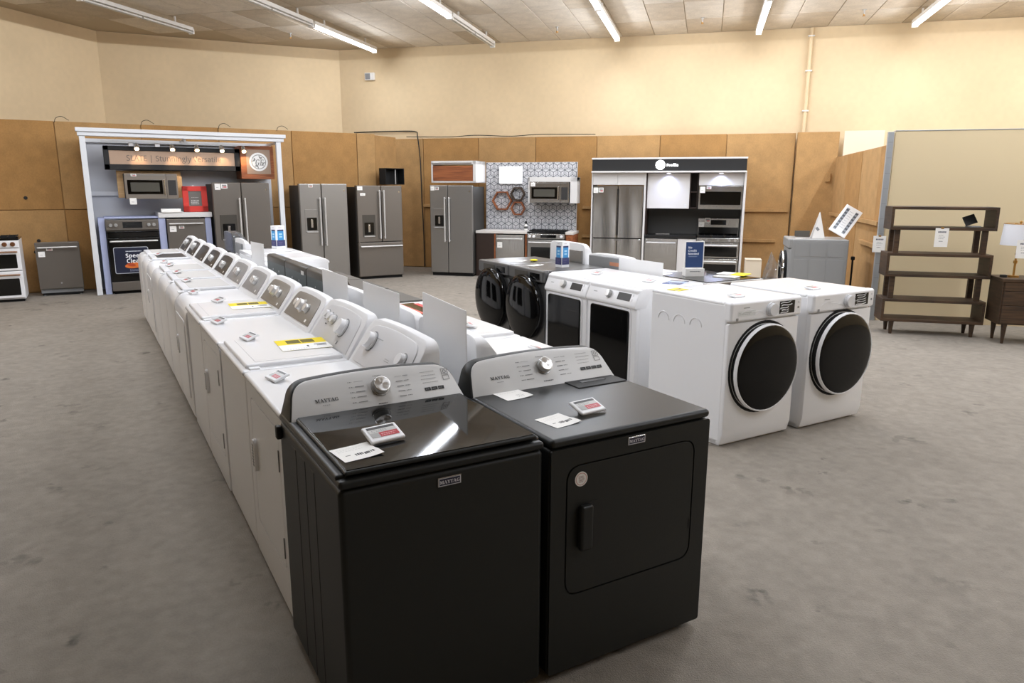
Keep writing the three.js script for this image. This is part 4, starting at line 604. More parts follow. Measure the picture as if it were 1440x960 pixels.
  part('monogram', plane(0.3, 0.3), printMat('gelogo', 256, 256, (g, w, h) => { const C = 128; g.strokeStyle = '#8b8a86'; g.lineWidth = 9; g.beginPath(); g.arc(C, C, 100, 0, 7); g.stroke(); for (let k = 0; k < 4; k++) { g.save(); g.translate(C, C); g.rotate(k * Math.PI / 2 + 0.5); g.fillStyle = '#8b8a86'; g.beginPath(); g.moveTo(96, -44); g.quadraticCurveTo(60, -10, 88, 18); g.quadraticCurveTo(70, 26, 52, 6); g.quadraticCurveTo(50, -30, 96, -44); g.fill(); g.restore(); } g.font = 'italic bold 120px serif'; g.textAlign = 'center'; g.textBaseline = 'middle'; g.fillStyle = '#8b8a86'; g.fillText('GE', C + 3, C + 10, 120); }, { rough: 0.4 }), disc, [0, 0.005, 0.0175]);
}
range({ label: 'slate range with four light knobs and a dark oven poster in the framed display', W: 0.755, H: 1.0, mat: M.slate, pos: [0.61, 0, -13.17], turn: 0, panel: [1.02, 1.18], knobs: [-0.31, -0.235, 0.235, 0.31], kmat: M.satin, display: [0, 0.28], doors: [[0.2, 0.9, 0, M.blackGloss]], drawer: 0.2 });
{
  const t = scene.children[scene.children.length - 1]; part('console_back', rl(-0.375, 0.375, 0.98, 1.185, -0.1, -0.02, 0.008), M.slateDark, t);
  part('vent_band', rl(-0.37, 0.37, 0.9, 1.0, -0.05, -0.01, 0.01), M.blackGloss, t);
  const p = thing('oven_poster', 'dark blue Speed Clean poster on the slate range oven door', 'poster', [0.55, 0.54, -13.165]);
  part('sheet', ext(rrect(0.5, 0.42, 0.03), 0.003, 0.0008), std(0xc9ccd4, 0.5), p); part('print', ext(rrect(0.485, 0.405, 0.026), 0.001, 0.0003), std(0x141a33, 0.5), p, [0, 0, 0.003]);
  part('lettering', plane(0.47, 0.39), printMat('speed', 256, 212, (g, w, h) => { g.fillStyle = '#d9702a'; g.beginPath(); g.ellipse(150, 150, 80, 26, -0.1, 0, 7); g.fill(); g.fillStyle = '#b4451c'; g.beginPath(); g.ellipse(120, 146, 34, 14, 0.2, 0, 7); g.fill(); scribble(g, 80, 28, 130, 1, 8, '#dfe3ef', 8); say(g, 'Speed', 150, 66, 48, '#f3f4f8', 'sans-serif'); say(g, 'Clean', 150, 112, 48, '#f3f4f8', 'sans-serif'); scribble(g, 100, 188, 100, 2, 12, '#9fa6bd', 4); }), p, [0, 0, 0.0055]);
}
microwave({ label: 'slate over-range microwave mounted on the oak board', W: 0.77, H: 0.40, mat: std(0x8d847a, 0.35, 0.55), pos: [0.95, 1.505, -13.235], turn: 0 });
wallTag('white card hanging below the slate microwave', [0.66, 1.47, -13.21], 0, 0.1, 0.1); wallTag('electronic tag on the top edge of slate microwave', [0.70, 1.88, -13.215], 0, 0.08, 0.04, 1);
dishwasher({ label: 'slate dishwasher under the white counter of the framed display', W: 0.585, H: 1.0, y: 0.18, mat: M.slate, pos: [1.405, 0, -13.19], turn: 0 });
{ const d = scene.children[scene.children.length - 1]; part('riser', bl(-0.28, 0.28, 0, 0.28, -0.55, -0.06), M.blackMatte, d); }
wallTag('white card on the slate dishwasher in the framed display', [1.2, 1.02, -13.185], 0, 0.1, 0.095); wallTag('electronic tag on slate dishwasher in the framed display', [1.33, 1.045, -13.185], 0, 0.08, 0.045, 1);
{
  const r = thing('red_frame', 'bright red framed placard standing on the white counter', 'placard', [1.59, 1.289, -13.3]); r.rotation.x = -0.06;
  part('frame', merge(rl(-0.19, 0.19, 0, 0.095, -0.02, 0.02, 0.003), rl(-0.19, 0.19, 0.34, 0.42, -0.02, 0.02, 0.003), rl(-0.19, -0.1, 0, 0.42, -0.02, 0.02, 0.003), rl(0.1, 0.19, 0, 0.42, -0.02, 0.02, 0.003)), M.red, r);
  part('placard', bl(-0.105, 0.105, 0.09, 0.345, -0.015, 0.008), std(0x6b6762, 0.5), r); part('lettering', plane(0.19, 0.24), printMat('redcard', 96, 120, (g) => { scribble(g, 14, 50, 66, 1, 8, '#b9b6b2', 5); scribble(g, 10, 74, 74, 3, 14, '#d6d4d0', 8); }), r, [0, 0.215, 0.009]); part('clip', rb(0.03, 0.02, 0.03, 0.005, -0.02, 0.425, 0), M.whitePlastic, r);
  const c = thing('paper_roll', 'rolled white paper lying on the counter beside the red frame', 'paper roll', [1.2, 1.287, -13.25], 0.05);
  part('roll', cx(0.03, 0.3, 0, 0.03, 0, 18), M.paper, c); part('roll_core', cx(0.018, 0.302, 0, 0.03, 0, 12), M.grey, c); part('loose_end', rl(-0.15, 0.17, 0.0, 0.014, -0.02, 0.07, 0.005), M.paper, c);
}
fridge({ label: 'slate side-by-side fridge with black dispenser inside the framed display', style: 'sxs', W: 0.93, H: 1.775, mat: M.slate, pos: [2.3, 0, -13.1], turn: 0, split: -0.005, disp: [-0.24, 1.03, 0.27, 0.42], dispMat: M.slateDark });
wallTag('white card on the slate fridge inside the framed display', [1.925, 1.70, -13.095], 0, 0.09, 0.1); wallTag('electronic tag on slate fridge inside the framed display', [2.03, 1.71, -13.095], 0, 0.1, 0.075, 1);
fridge({ label: 'stainless side-by-side fridge standing alone beside the white display post', style: 'sxs', W: 0.87, H: 1.76, mat: M.steelDark, pos: [3.70, 0, -13.1], turn: 0, split: -0.04, disp: [-0.235, 1.11, 0.24, 0.40] });
fridge({ label: 'slate french door fridge with bottom drawer beside the fiberboard recess', style: 'french', W: 0.89, H: 1.735, mat: M.slate, side: M.fridgeSide, pos: [4.75, 0, -13.1], turn: 0, split: 0.025, disp: [-0.225, 1.0, 0.25, 0.40], dispMat: M.slateDark });
wallTag('electronic tag on the lone stainless side-by-side fridge', [3.47, 1.72, -13.095], 0, 0.08, 0.05, 1);
wallTag('white card on the slate french door fridge', [4.37, 1.68, -13.095], 0, 0.1, 0.07); wallTag('pink printed card on the slate french door fridge', [4.42, 1.57, -13.095], 0, 0.1, 0.05);
{ const d = thing('dark_niche', 'dark open niche box above the french door fridge', 'niche', [5.25, 1.75, -13.75], 0.3); part('box', merge(bl(-0.23, 0.23, 0, 0.012, -0.1, 0.1), bl(-0.23, 0.23, 0.3, 0.312, -0.1, 0.1), bl(-0.23, -0.215, 0, 0.31, -0.1, 0.1), bl(0.215, 0.23, 0, 0.31, -0.1, 0.1), bl(-0.23, 0.23, 0, 0.31, -0.1, -0.085)), M.gap, d); part('pole', cy(0.015, 0.28, 0.07, 0.15, 0.02, 10), M.satin, d); }
// --- back wall: side-by-side fridge with wood cabinet, patterned kitchen, tall white kitchen
const W0 = (X, Z, y = 0) => wf(X, Z, y);
fridge({ label: 'stainless side-by-side fridge under the cherry wood cabinet', style: 'sxs', W: 0.87, H: 1.745, D: 0.78, mat: M.steelDark, pos: W0(-4.76, 13.35), turn: TH, split: -0.07, disp: [-0.24, 1.12, 0.24, 0.37] });
wallTag('white card on the stainless fridge under the cherry cabinet', W0(-5.13, 13.345, 1.68), TH, 0.08, 0.08); wallTag('electronic tag on the stainless fridge under the cherry cabinet', W0(-5.04, 13.345, 1.68), TH, 0.075, 0.06, 1);
{
  const t = thing('wall_cabinet', 'white wall cabinet with a cherry wood front above the stainless fridge', 'cabinet', W0(-4.78, 13.5, 1.79), TH);
  part('carcass', merge(rl(-0.43, 0.48, 0.34, 0.41, -0.62, 0, 0.004), rl(-0.43, 0.48, 0, 0.03, -0.62, 0, 0.004), rl(-0.43, -0.395, 0, 0.41, -0.62, 0, 0.004), rl(0.42, 0.48, 0, 0.41, -0.62, 0, 0.004)), M.laminate, t); part('door', rl(-0.39, 0.415, 0.035, 0.315, -0.02, 0.008, 0.004), M.cherry, t); part('rail', cx(0.012, 0.8, 0, 0.37, 0.02, 10), M.satin, t);
  // patterned panel kitchen
  const patt = printMat('hexpattern', 222, 384, (g, w, h) => {
    fill(g, w, h, '#cfcfd1'); const s = 64, dx = 111, dy = 96; g.lineCap = 'round';
    for (let j = -2; j < 7; j++) for (let i = -2; i < 5; i++) {
      const x = i * dx + (j & 1 ? dx / 2 : 0), y = j * dy, v = (k, r) => [x + r * Math.sin(k * Math.PI / 3), y - r * Math.cos(k * Math.PI / 3)];
      g.strokeStyle = '#5f6168'; g.lineWidth = 9; for (let k = 0; k < 6; k++) { const [a, b] = v(k, s), [c, d] = v(k + 1, s); g.beginPath(); g.moveTo(a, b); g.lineTo(c, d); g.stroke(); }
      for (const k of [0, 2, 4]) { const [a, b] = v(k, s); g.beginPath(); g.moveTo(x, y); g.lineTo(a, b); g.stroke(); }
      g.strokeStyle = '#8d8f96'; g.lineWidth = 6; for (const k of [1, 3, 5]) { const [a, b] = v(k - 0.55, s * 0.6), [c, d] = v(k, s * 0.34), [e, f] = v(k + 0.55, s * 0.6); g.beginPath(); g.moveTo(a, b); g.lineTo(c, d); g.lineTo(e, f); g.stroke(); }
    }
  }, { opaque: true, rough: 0.6 });
  patt.map.wrapS = patt.map.wrapT = THREE.RepeatWrapping;
  const p = thing('patterned_panel', 'tall grey and white geometric wallpaper panel behind the small kitchen', 'panel', W0(-3.37, 14.13), TH);
  part('board', rl(-0.92, 0.92, 0.005, 2.185, -0.05, -0.002, 0.004), M.laminate, p); const pg = plane(1.83, 2.17); pg.translate(0, 1.095, 0.001); { const u = pg.attributes.uv, q = pg.attributes.position; for (let i = 0; i < u.count; i++) u.setXY(i, q.getX(i) / 0.30, q.getY(i) / 0.52); } part('wallpaper', pg, patt, p);
  const lb = thing('light_box', 'glowing white rectangular light box on the patterned panel', 'light box', W0(-3.765, 14.12, 1.94), TH);
  part('housing', rb(0.47, 0.34, 0.04, 0.006, 0, 0, 0.022), M.whitePlastic, lb); part('screen', rb(0.44, 0.31, 0.006, 0.002, 0, 0, 0.044), std(0xffffff, 0.4, 0, { emissive: 0xeaf2ff, emissiveIntensity: 3.2 }), lb); part('screen_outline', merge(bl(-0.2, 0.2, 0.134, 0.137, 0.047, 0.048), bl(-0.2, 0.2, -0.137, -0.134, 0.047, 0.048), bl(-0.2, -0.197, -0.137, 0.137, 0.047, 0.048), bl(0.197, 0.2, -0.137, 0.137, 0.047, 0.048)), std(0xc9ced6, 0.5), lb);
  const ll = new THREE.RectAreaLight(0xeaf2ff, 9, 0.44, 0.31); ll.position.set(0, 0, 0.052); ll.rotation.y = Math.PI; ll.castShadow = true; lb.add(ll);
  // hexagon shelves: three wooden rings, each its own thing
  const hexRing = (r) => { const s = new THREE.Shape(), hpath = new THREE.Path(); for (let k = 0; k < 6; k++) { const a = k * Math.PI / 3; s[k ? 'lineTo' : 'moveTo'](r * Math.cos(a), r * Math.sin(a)); hpath[k ? 'lineTo' : 'moveTo']((r - 0.028) * Math.cos(a), (r - 0.028) * Math.sin(a)); } s.holes.push(hpath); return new THREE.ExtrudeGeometry(s, { depth: 0.09, bevelEnabled: false }); };
  [['large reddish wooden hexagon shelf ring on the patterned panel', -3.94, 1.446, 0.205, M.cherry], ['small dark wooden hexagon ring nearest the light box', -3.62, 1.58, 0.15, M.walnut], ['small reddish wooden hexagon ring, lowest on the patterned panel', -3.615, 1.3, 0.15, M.cherry]].forEach(([l, x, y, r, m]) => { const q = thing('hexagon_shelf', l, 'shelf', W0(x, 14.128, y), TH); part('ring', hexRing(r), m, q, [0, 0, 0.001], [0, 0, 0]); });
  const mc = thing('microwave_cabinet', 'white cabinet box around the stainless microwave on patterned panel', 'cabinet', W0(-2.86, 14.12, 1.41), TH);
  part('carcass', merge(rl(-0.47, 0.475, 0.4, 0.485, 0.01, 0.37, 0.004), rl(-0.47, -0.44, 0, 0.485, 0.01, 0.37, 0.004), rl(0.345, 0.475, 0, 0.485, 0.01, 0.37, 0.004)), M.laminate, mc);
  microwave({ label: 'stainless over-range microwave in the white cabinet on patterned panel', W: 0.76, H: 0.385, mat: M.steel, pos: W0(-2.915, 13.74, 1.42), turn: TH });
  wallTag('white card on the stainless microwave by patterned panel', W0(-3.23, 13.72, 1.76), TH, 0.09, 0.07);
  // base cabinets, counter, dishwasher, range
  const ct = thing('kitchen_counter', 'pale stone counter with dark walnut base cabinets under the patterned panel', 'counter', W0(-3.36, 13.5), TH);
  part('countertop', rl(-0.95, 0.07, 0.835, 0.885, -0.6, 0.02, 0.006), M.marble, ct); part('base_cabinet', rl(-0.95, -0.58, 0.01, 0.835, -0.58, 0, 0.004), M.espresso, ct); part('side_panel', rl(-0.58, -0.55, 0.01, 0.835, -0.58, 0.005, 0.003), M.cherry, ct); part('side_panel', rl(0.04, 0.07, 0.01, 0.835, -0.58, 0.005, 0.003), M.cherry, ct);
  const ce = thing('end_cabinet', 'short walnut end cabinet beside the small range at patterned panel', 'cabinet', W0(-2.47, 13.52), TH); part('carcass', rl(-0.07, 0.07, 0.01, 0.835, -0.56, 0, 0.004), M.cherry, ce); part('countertop', rl(-0.075, 0.08, 0.835, 0.885, -0.58, 0.02, 0.006), M.marble, ce);
  dishwasher({ label: 'stainless dishwasher built under the pale counter by patterned panel', W: 0.57, H: 0.815, mat: M.steel, pos: W0(-3.62, 13.48), turn: TH });
  wallTag('white card on the stainless dishwasher by patterned panel', W0(-3.82, 13.475, 0.62), TH, 0.1, 0.11);
  range({ label: 'stainless slide-in range with silver knobs under the patterned panel microwave', W: 0.728, H: 0.88, D: 0.56, mat: M.steel, pos: W0(-2.915, 13.48), turn: TH, panel: [0.75, 0.845], knobs: [-0.31, -0.23, 0.3], display: [0.05, 0.3], doors: [[0.2, 0.74, 0.8, M.steelDark]], drawer: 0.2, grates: 1, kmat: M.whitePlastic });
  const bo = thing('soap_bottle', 'small black and white bottle on the pale stone counter', 'bottle', W0(-3.37, 13.75, 0.885), TH); part('bottle', new THREE.LatheGeometry([[0, 0], [0.032, 0], [0.035, 0.02], [0.035, 0.09], [0.015, 0.12], [0.013, 0.14]].map((q) => new THREE.Vector2(...q)), 18), M.paper, bo); part('cap', cy(0.02, 0.05, 0, 0.155, 0, 14), M.blackMatte, bo); part('label', cy(0.0356, 0.045, 0, 0.06, 0, 18), M.charcoalPanel, bo);
}
{ // tall white kitchen with black fascia
  const t = thing('kitchen_display', 'tall white kitchen display with a black fascia and glowing lettering', 'display', W0(-0.73, 13.8), TH), w = 1.38;
  part('fascia', rl(-w, w, 2.005, 2.215, -0.6, 0.02, 0.004), M.blackMatte, t); part('top_cap', rl(-w - 0.01, w + 0.01, 2.215, 2.245, -0.62, 0.03, 0.004), M.laminate, t); part('light_rail', rl(-w, w, 1.975, 2.005, -0.6, 0.12, 0.004), M.laminate, t);
  for (const [x0, x1] of [[-w - 0.005, -w + 0.02], [-0.41, -0.375], [w - 0.03, w + 0.01]]) part('side_panel', rl(x0, x1, 0, 2.0, -0.6, 0.01, 0.003), M.laminate, t);
  for (const [x0, x1] of [[-w + 0.022, -0.9], [-0.896, -0.412]]) part('cabinet_door', rl(x0, x1, 1.755, 1.973, -0.02, 0.002, 0.004), M.laminate, t); part('cabinet_box', bl(-w + 0.02, -0.41, 1.755, 1.97, -0.6, -0.02), M.laminate, t);
  part('wall_unit', rl(-0.36, 0.41, 1.33, 1.965, -0.4, -0.05, 0.004), M.laminate, t); part('wall_unit_line', bl(0.005, 0.007, 1.34, 1.955, -0.05, -0.049), M.softGrey, t);
  part('switch_plate', rl(0.33, 0.37, 1.345, 1.41, -0.05, -0.044, 0.002), M.softGrey, t);
  part('open_shelves', merge(rl(0.415, 0.56, 1.33, 1.35, -0.4, -0.07, 0.003), rl(0.415, 0.56, 1.62, 1.64, -0.4, -0.07, 0.003), bl(0.415, 0.56, 1.33, 1.97, -0.4, -0.38), rl(0.415, 0.43, 1.33, 1.97, -0.4, -0.07, 0.003), rl(0.545, 0.56, 1.33, 1.97, -0.4, -0.07, 0.003)), M.espresso, t);
  part('wall_unit', rl(0.57, 1.345, 1.75, 1.965, -0.4, -0.05, 0.004), M.laminate, t);
  part('back_panel', bl(-0.40, 1.36, 0.8, 2.0, -0.6, -0.56), M.charcoalPanel, t); part('back_panel_lower', bl(-w, w, 0, 0.82, -0.6, -0.575), M.charcoalPanel, t); part('espresso_side', rl(-0.375, -0.35, 0.8, 1.97, -0.58, -0.02, 0.003), M.espresso, t);
  part('worktop', rl(-0.37, 0.57, 0.785, 0.845, -0.6, 0.01, 0.004), M.blackStone, t);
  part('base_unit', rl(0.245, 0.57, 0.08, 0.78, -0.55, -0.005, 0.004), M.laminate, t); part('plinth', bl(0.25, 0.565, 0, 0.08, -0.55, -0.06), M.gap, t);
  part('sink_edge', merge(rl(-0.18, 0.08, 0.845, 0.86, -0.3, -0.22, 0.004)), M.chrome, t);
  for (const [x, k] of [[0.03, 0], [0.95, 1]]) {
    const s = part('downlight', cy(0.045, 0.012, x, 1.968, 0.07, 20), M.chrome, t); part('lamp_face', cy(0.035, 0.004, x, 1.9615, 0.07, 20), std(0xffffff, 0.5, 0, { emissive: 0xdfe6ff, emissiveIntensity: 8 }), s);
    const l = new THREE.SpotLight(0xbccaff, 1.0, 0, 1.1, 0.9, 2); l.position.set(x, 1.955, 0.07); l.target.position.set(x, 0.9, -0.25); l.castShadow = true; t.add(l); t.add(l.target);
  }
  const lg = part('glowing_disc', cz(0.085, 0.012, -0.13, 2.112, 0.026, 40), std(0xffffff, 0.4, 0, { emissive: 0xffffff, emissiveIntensity: 3 }), t);
  const lt = printMat('profile', 256, 80, (g, w2, h) => { say(g, 'Profile', 128, 42, 66, '#ffffff', 'sans-serif'); }, { m: { emissive: new THREE.Color(0xffffff), emissiveIntensity: 2.2 } }); lt.emissiveMap = lt.map;
  part('glowing_lettering', plane(0.26, 0.085), lt, t, [0.085, 2.11, 0.0215]);
  fridge({ label: 'stainless four door fridge built into the tall white kitchen display', style: 'quad', W: 0.93, H: 1.74, D: 0.55, mat: M.steel, pos: W0(-1.615, 13.80), turn: TH, split: 0.0 });
  wallTag('white card on the stainless four door fridge', W0(-2.03, 13.783, 1.655), TH, 0.09, 0.1); wallTag('electronic tag on the stainless four door fridge', W0(-1.93, 13.781, 1.66), TH, 0.09, 0.085, 1);
  dishwasher({ label: 'stainless dishwasher under the black worktop of tall white kitchen', W: 0.6, H: 0.78, D: 0.5, mat: M.steel, pos: W0(-0.79, 13.80), turn: TH });
  microwave({ label: 'stainless wide-window microwave in the tall white kitchen display', W: 0.765, H: 0.42, full: 1, mat: M.steel, pos: W0(0.228, 13.82, 1.325), turn: TH });
  wallTag('white card on the microwave in the tall white kitchen', W0(-0.09, 13.80, 1.67), TH, 0.09, 0.11);  wallTag('electronic tag on the microwave in the tall white kitchen', W0(0.02, 13.80, 1.71), TH, 0.08, 0.05, 1);
  const r = range({ label: 'stainless double oven range with backguard in the tall white kitchen', W: 0.755, H: 0.815, D: 0.5, mat: M.steel, pos: W0(0.23, 13.79), turn: TH, panel: [0.735, 0.81], knobs: [-0.3, -0.2, 0, 0.2, 0.3], kr: 0.022, doors: [[0.44, 0.73, 0.9], [0.06, 0.435, 0.9]], grates: 1 });
  part('backguard', rl(-0.37, 0.37, 0.81, 1.145, -0.545, -0.5, 0.006), M.steel, r); part('backguard_display', ext(rrect(0.28, 0.09, 0.006), 0.003, 0.0006), M.blackGloss, r, [0.0, 1.07, -0.5]); part('backguard_slot', bl(-0.36, 0.36, 0.83, 0.98, -0.5, -0.495), M.blackGloss, r);
  wallTag('white card on the backguard of the double oven range', W0(-0.08, 14.27, 1.03), TH, 0.1, 0.09); wallTag('electronic tag on the backguard of double oven range', W0(0.03, 14.27, 1.11), TH, 0.1, 0.08, 1);
  const bx1 = thing('beige_carton', 'plain beige carton on the floor beside the tall white kitchen', 'box', W0(0.86, 13.7), TH); part('carton', rl(-0.14, 0.14, 0, 0.46, -0.15, 0.15, 0.004), M.beigeLight, bx1); part('flap', rl(-0.13, 0.13, 0.455, 0.462, -0.02, 0.14, 0.002), M.beigeLight, bx1, undefined, [0.05, 0, 0]);
  const pb = thing('plastic_wrap', 'crumpled clear plastic wrap standing beside the beige carton', 'plastic wrap', W0(1.2, 13.5), TH), gg = new THREE.ConeGeometry(0.2, 0.62, 18, 14, false).translate(0, 0.31, 0), pp = gg.attributes.position; for (let i = 0; i < pp.count; i++) { const y = pp.getY(i), a = Math.atan2(pp.getZ(i), pp.getX(i)), k = 1 + 0.25 * Math.sin(a * 5 + y * 17) + 0.15 * Math.sin(a * 9 - y * 31); pp.setX(i, pp.getX(i) * k - 0.09 * y); pp.setZ(i, pp.getZ(i) * k); } gg.computeVertexNormals(); part('wrap', gg, M.film, pb);
}
// ---------------------------------------------------------------- right side: grey front loader, shelf, dresser, lamp
{
  const t = frontLoader({ label: 'grey front-load washer turned sideways with signs on top', W: 0.69, D: 0.75, H: 1.03, mat: M.greyWasher, pos: W0(1.49, 10.86), turn: TH - Math.PI / 2, round: [0.3, 0.56, 0.06], rim: M.chrome, glass: M.door, bulge: 0.03 });
  part('side_panel_relief', merge(rl(0.345, 0.349, 0.8, 0.98, -0.33, -0.12, 0.0015), rl(0.345, 0.349, 0.8, 0.98, -0.1, 0.1, 0.0015), rl(0.345, 0.349, 0.8, 0.98, 0.12, 0.3, 0.0015), rl(0.345, 0.349, 0.12, 0.76, -0.33, -0.12, 0.0015), rl(0.345, 0.349, 0.12, 0.76, -0.1, 0.1, 0.0015), rl(0.345, 0.349, 0.12, 0.76, 0.12, 0.3, 0.0015)), M.greyWasher, t);
  const a = thing('tent_sign', 'white folded tent sign standing on the grey front loader', 'sign', W0(1.49, 10.75, 1.031), TH + 0.25);
  const tri = new THREE.Shape(); tri.moveTo(-0.085, 0); tri.lineTo(0.085, 0); tri.lineTo(0.01, 0.36); tri.closePath(); part('sign_board', ext(tri, 0.004, 0.001), M.paper, a, [0, 0, 0.05], [-0.12, 0, 0]); part('sign_board', ext(tri, 0.004, 0.001), M.paper, a, [0, 0, -0.05], [0.12, 0, 0]); part('dark_print', ext(rrect(0.035, 0.05, 0.004), 0.001, 0.0003), M.grey, a, [-0.02, 0.13, 0.0415], [-0.12, 0, 0.7]);
  const p = thing('tilted_poster', 'white printed poster board tilted up on the grey front loader', 'poster', W0(1.72, 10.72, 1.1), TH + 0.15);
  const b = part('board', rb(0.24, 0.48, 0.012, 0.003, 0, 0.24, 0, 1), M.paper, p, [0, 0, 0.02], [-0.55, 0, -0.62]);
  part('print', plane(0.22, 0.46), printMat('poster', 128, 256, (g, w, h) => { fill(g, w, h, '#eef0f2'); g.fillStyle = '#8f969f'; g.fillRect(14, 20, 24, 216); g.fillRect(90, 20, 24, 216); g.fillStyle = '#4d525a'; for (let i = 0; i < 7; i++) { g.fillRect(16, 30 + i * 30, 20, 16); g.fillRect(92, 26 + i * 31, 20, 14); } scribble(g, 44, 40, 40, 8, 22, '#b9bec6', 5); }, { opaque: true, rough: 0.3 }), b, [0, 0.24, 0.0065]);
  const bk = thing('dark_laptop_stand', 'small dark folded panel lying at the back of the grey front loader', 'panel', W0(1.33, 11.02, 1.037), TH); part('panel', rl(-0.1, 0.1, 0, 0.08, -0.012, 0.012, 0.003), M.slateDark, bk, undefined, [-0.3, 0, 0]); part('foot', rl(-0.1, 0.1, 0, 0.006, -0.02, 0.06, 0.002), M.slateDark, bk);
  note('white paper lying on the grey front loader beside the tent sign', W0(1.27, 10.68, 1.0305), TH, 0.13, 0.08, 0);
  const st = thing('floor_stand', 'thin black tripod stand on the floor behind the grey front loader', 'stand', W0(1.97, 10.75), TH); part('pole', cy(0.013, 0.76, 0, 0.38, 0, 10), M.gap, st); part('head', rb(0.05, 0.05, 0.05, 0.012, 0.0, 0.77, 0), M.gap, st); for (const an of [0.2, 2.3, 4.4]) part('leg', tube([[0, 0.34, 0], [Math.cos(an) * 0.1, 0.16, Math.sin(an) * 0.1], [Math.cos(an) * 0.19, 0.012, Math.sin(an) * 0.19]], 0.01, 8, 6), M.gap, st);
}
const cardMat = () => printMat('pricecard', 96, 128, (g, w, h) => { fill(g, w, h, '#f2f0ec'); g.fillStyle = '#3a4152'; for (let i = 0; i < 6; i++) g.fillRect(20 + i * 10, 20, 7, 11); scribble(g, 22, 48, 52, 3, 12, '#9a9a98', 3); scribble(g, 30, 90, 40, 1, 10, '#666', 4); }, { opaque: true, rough: 0.8 });
function hangCard(label, pos, turn, w, h) { const t = thing('price_sheet', label, 'price sheet', pos, turn, 'white price sheets at the furniture'); part('sheet', rb(w, h, 0.003, 0.001, 0, 0, 0, 1), M.paper, t); part('print', plane(w * 0.97, h * 0.97), cardMat(), t, [0, 0, 0.002]); part('clip', rb(0.03, 0.02, 0.01, 0.003, 0, h / 2, 0), M.brass, t); }
hangCard('white price sheet fixed to the grey post of the beige wall', W0(2.18, 10.285, 1.0), TH, 0.15, 0.21);
{ // stepped box shelf
  const t = thing('box_shelf', 'dark walnut shelf of three offset open boxes on legs', 'shelf', W0(2.635, 9.35), TH), dp = 0.36, boxes = [[-0.55, 0.55, 1.235, 1.50], [-0.55, 0.55, 0.69, 0.965], [-0.55, 0.54, 0.155, 0.425]];
  for (const [x0, x1, y0, y1] of boxes) { const b = part('box', bl(x0 + 0.02, x0 + 0.021, y0 + 0.02, y0 + 0.021, -dp / 2, -dp / 2 + 0.001), M.walnut, t); part('shelf_board', uvXY(rl(x0, x1, y0, y0 + 0.032, -dp, 0, 0.004), 0.8), M.walnut, b); part('shelf_board', uvXY(rl(x0, x1, y1 - 0.032, y1, -dp, 0, 0.004), 0.8), M.walnut, b); for (const x of [x0, x1 - 0.03]) part('end_board', uvXY(rl(x, x + 0.03, y0 + 0.03, y1 - 0.03, -dp, 0, 0.003), 0.8), M.walnut, b); }
  for (const [y0, y1] of [[0.965, 1.235], [0.425, 0.69]]) for (const x of [-0.46, 0.45]) for (const z of [-0.06, -dp + 0.05]) part('post', uvXY(rl(x - 0.028, x + 0.028, y0, y1, z - 0.028, z + 0.028, 0.004), 0.8), M.walnut, t);
  for (const x of [-0.42, 0.44]) for (const z of [-0.05, -dp + 0.05]) part('leg', cy(0.018, 0.155, x, 0.0775, z, 10, 0.03), M.walnut, t);
  hangCard('white price sheet hanging on the dark walnut box shelf', W0(2.625, 9.338, 1.155), TH, 0.14, 0.215);
  const d = thing('table_easel', 'small dark picture card on an easel in the shelf top box', 'easel', W0(2.97, 9.45, 1.272), TH + 0.3); part('card', rb(0.15, 0.11, 0.01, 0.002, 0, 0.092, 0), M.blackMatte, d, undefined, [-0.4, 0, 0.3]); part('easel_foot', rl(-0.06, 0.06, 0, 0.015, -0.06, 0.05, 0.004), M.grey, d);
}
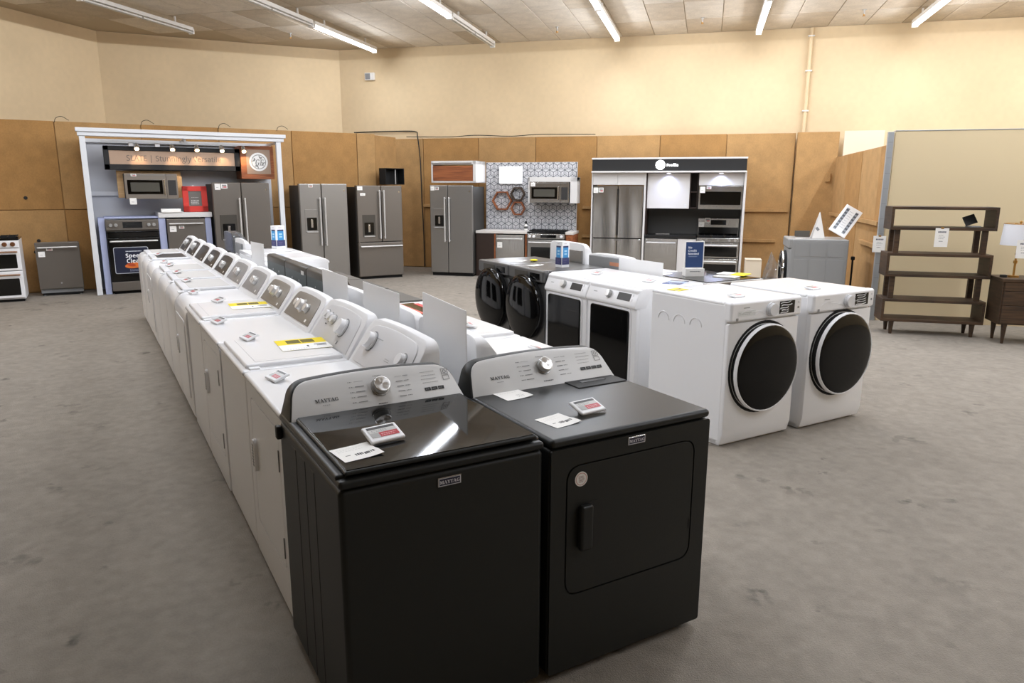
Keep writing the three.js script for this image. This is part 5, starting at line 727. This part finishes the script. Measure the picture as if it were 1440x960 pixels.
{ // dresser and lamp
  const t = thing('dresser', 'dark walnut dresser with drawers on tapered legs beside the shelf', 'dresser', W0(3.9, 9.05), TH), w = 0.68, dp = 0.42;
  part('carcass', uvXY(rl(-w, w, 0.22, 0.70, -dp, -0.02, 0.004), 0.8), M.walnut, t); part('top_board', uvXY(rl(-w - 0.02, w + 0.02, 0.70, 0.735, -dp - 0.01, 0.01, 0.004), 0.8), M.walnut, t);
  for (const [y0, y1] of [[0.6, 0.695], [0.44, 0.595], [0.235, 0.435]]) for (const s of [-1, 1]) { const d = part('drawer', uvXY(rl(s < 0 ? -w + 0.015 : 0.008, s < 0 ? -0.008 : w - 0.015, y0, y1, -0.03, 0, 0.004), 0.8), M.walnut, t); if (y0 < 0.6) part('knob', cz(0.016, 0.03, s * w / 2, (y0 + y1) / 2, 0.015, 14), M.brass, d); }
  for (const x of [-1, 1]) for (const z of [-0.06, -dp + 0.06]) part('leg', cy(0.014, 0.22, x * (w - 0.08), 0.11, z, 10, 0.03), M.walnut, t);
  const l = thing('table_lamp', 'brass table lamp with pale drum shade on the dresser', 'lamp', W0(3.37, 9.25, 0.735), TH);
  part('base', cy(0.055, 0.02, 0, 0.01, 0, 24), M.brass, l); part('stem', merge(cy(0.011, 0.34, 0, 0.19, 0, 12), cy(0.02, 0.03, 0, 0.17, 0, 12), cy(0.016, 0.02, 0, 0.26, 0, 12), cy(0.01, 0.26, 0, 0.47, 0, 10)), M.brass, l);
  const sh = new THREE.CylinderGeometry(0.155, 0.17, 0.235, 36, 1, true).translate(0, 0.475, 0); const sm = M.shade; sm.side = THREE.DoubleSide; const s = part('shade', sh, sm, l); part('shade_ring', new THREE.TorusGeometry(0.155, 0.004, 6, 36).rotateX(Math.PI / 2).translate(0, 0.592, 0), M.brass, s); part('spider', merge(bl(-0.155, 0.155, 0.585, 0.59, -0.004, 0.004), bl(-0.004, 0.004, 0.585, 0.59, -0.155, 0.155)), M.brass, s); part('finial', new THREE.SphereGeometry(0.014, 12, 8).translate(0, 0.612, 0), M.brass, l);
  const bb = thing('black_trinket', 'small black box beside the lamp base on the dresser', 'box', W0(3.255, 9.2, 0.735), TH); part('box', rb(0.06, 0.03, 0.05, 0.006, 0, 0.015, 0), M.blackMatte, bb);
  hangCard('white price sheet hanging from the table lamp', W0(3.37, 9.07, 1.06), TH, 0.15, 0.2);
}
renderer.render(scene, camera);
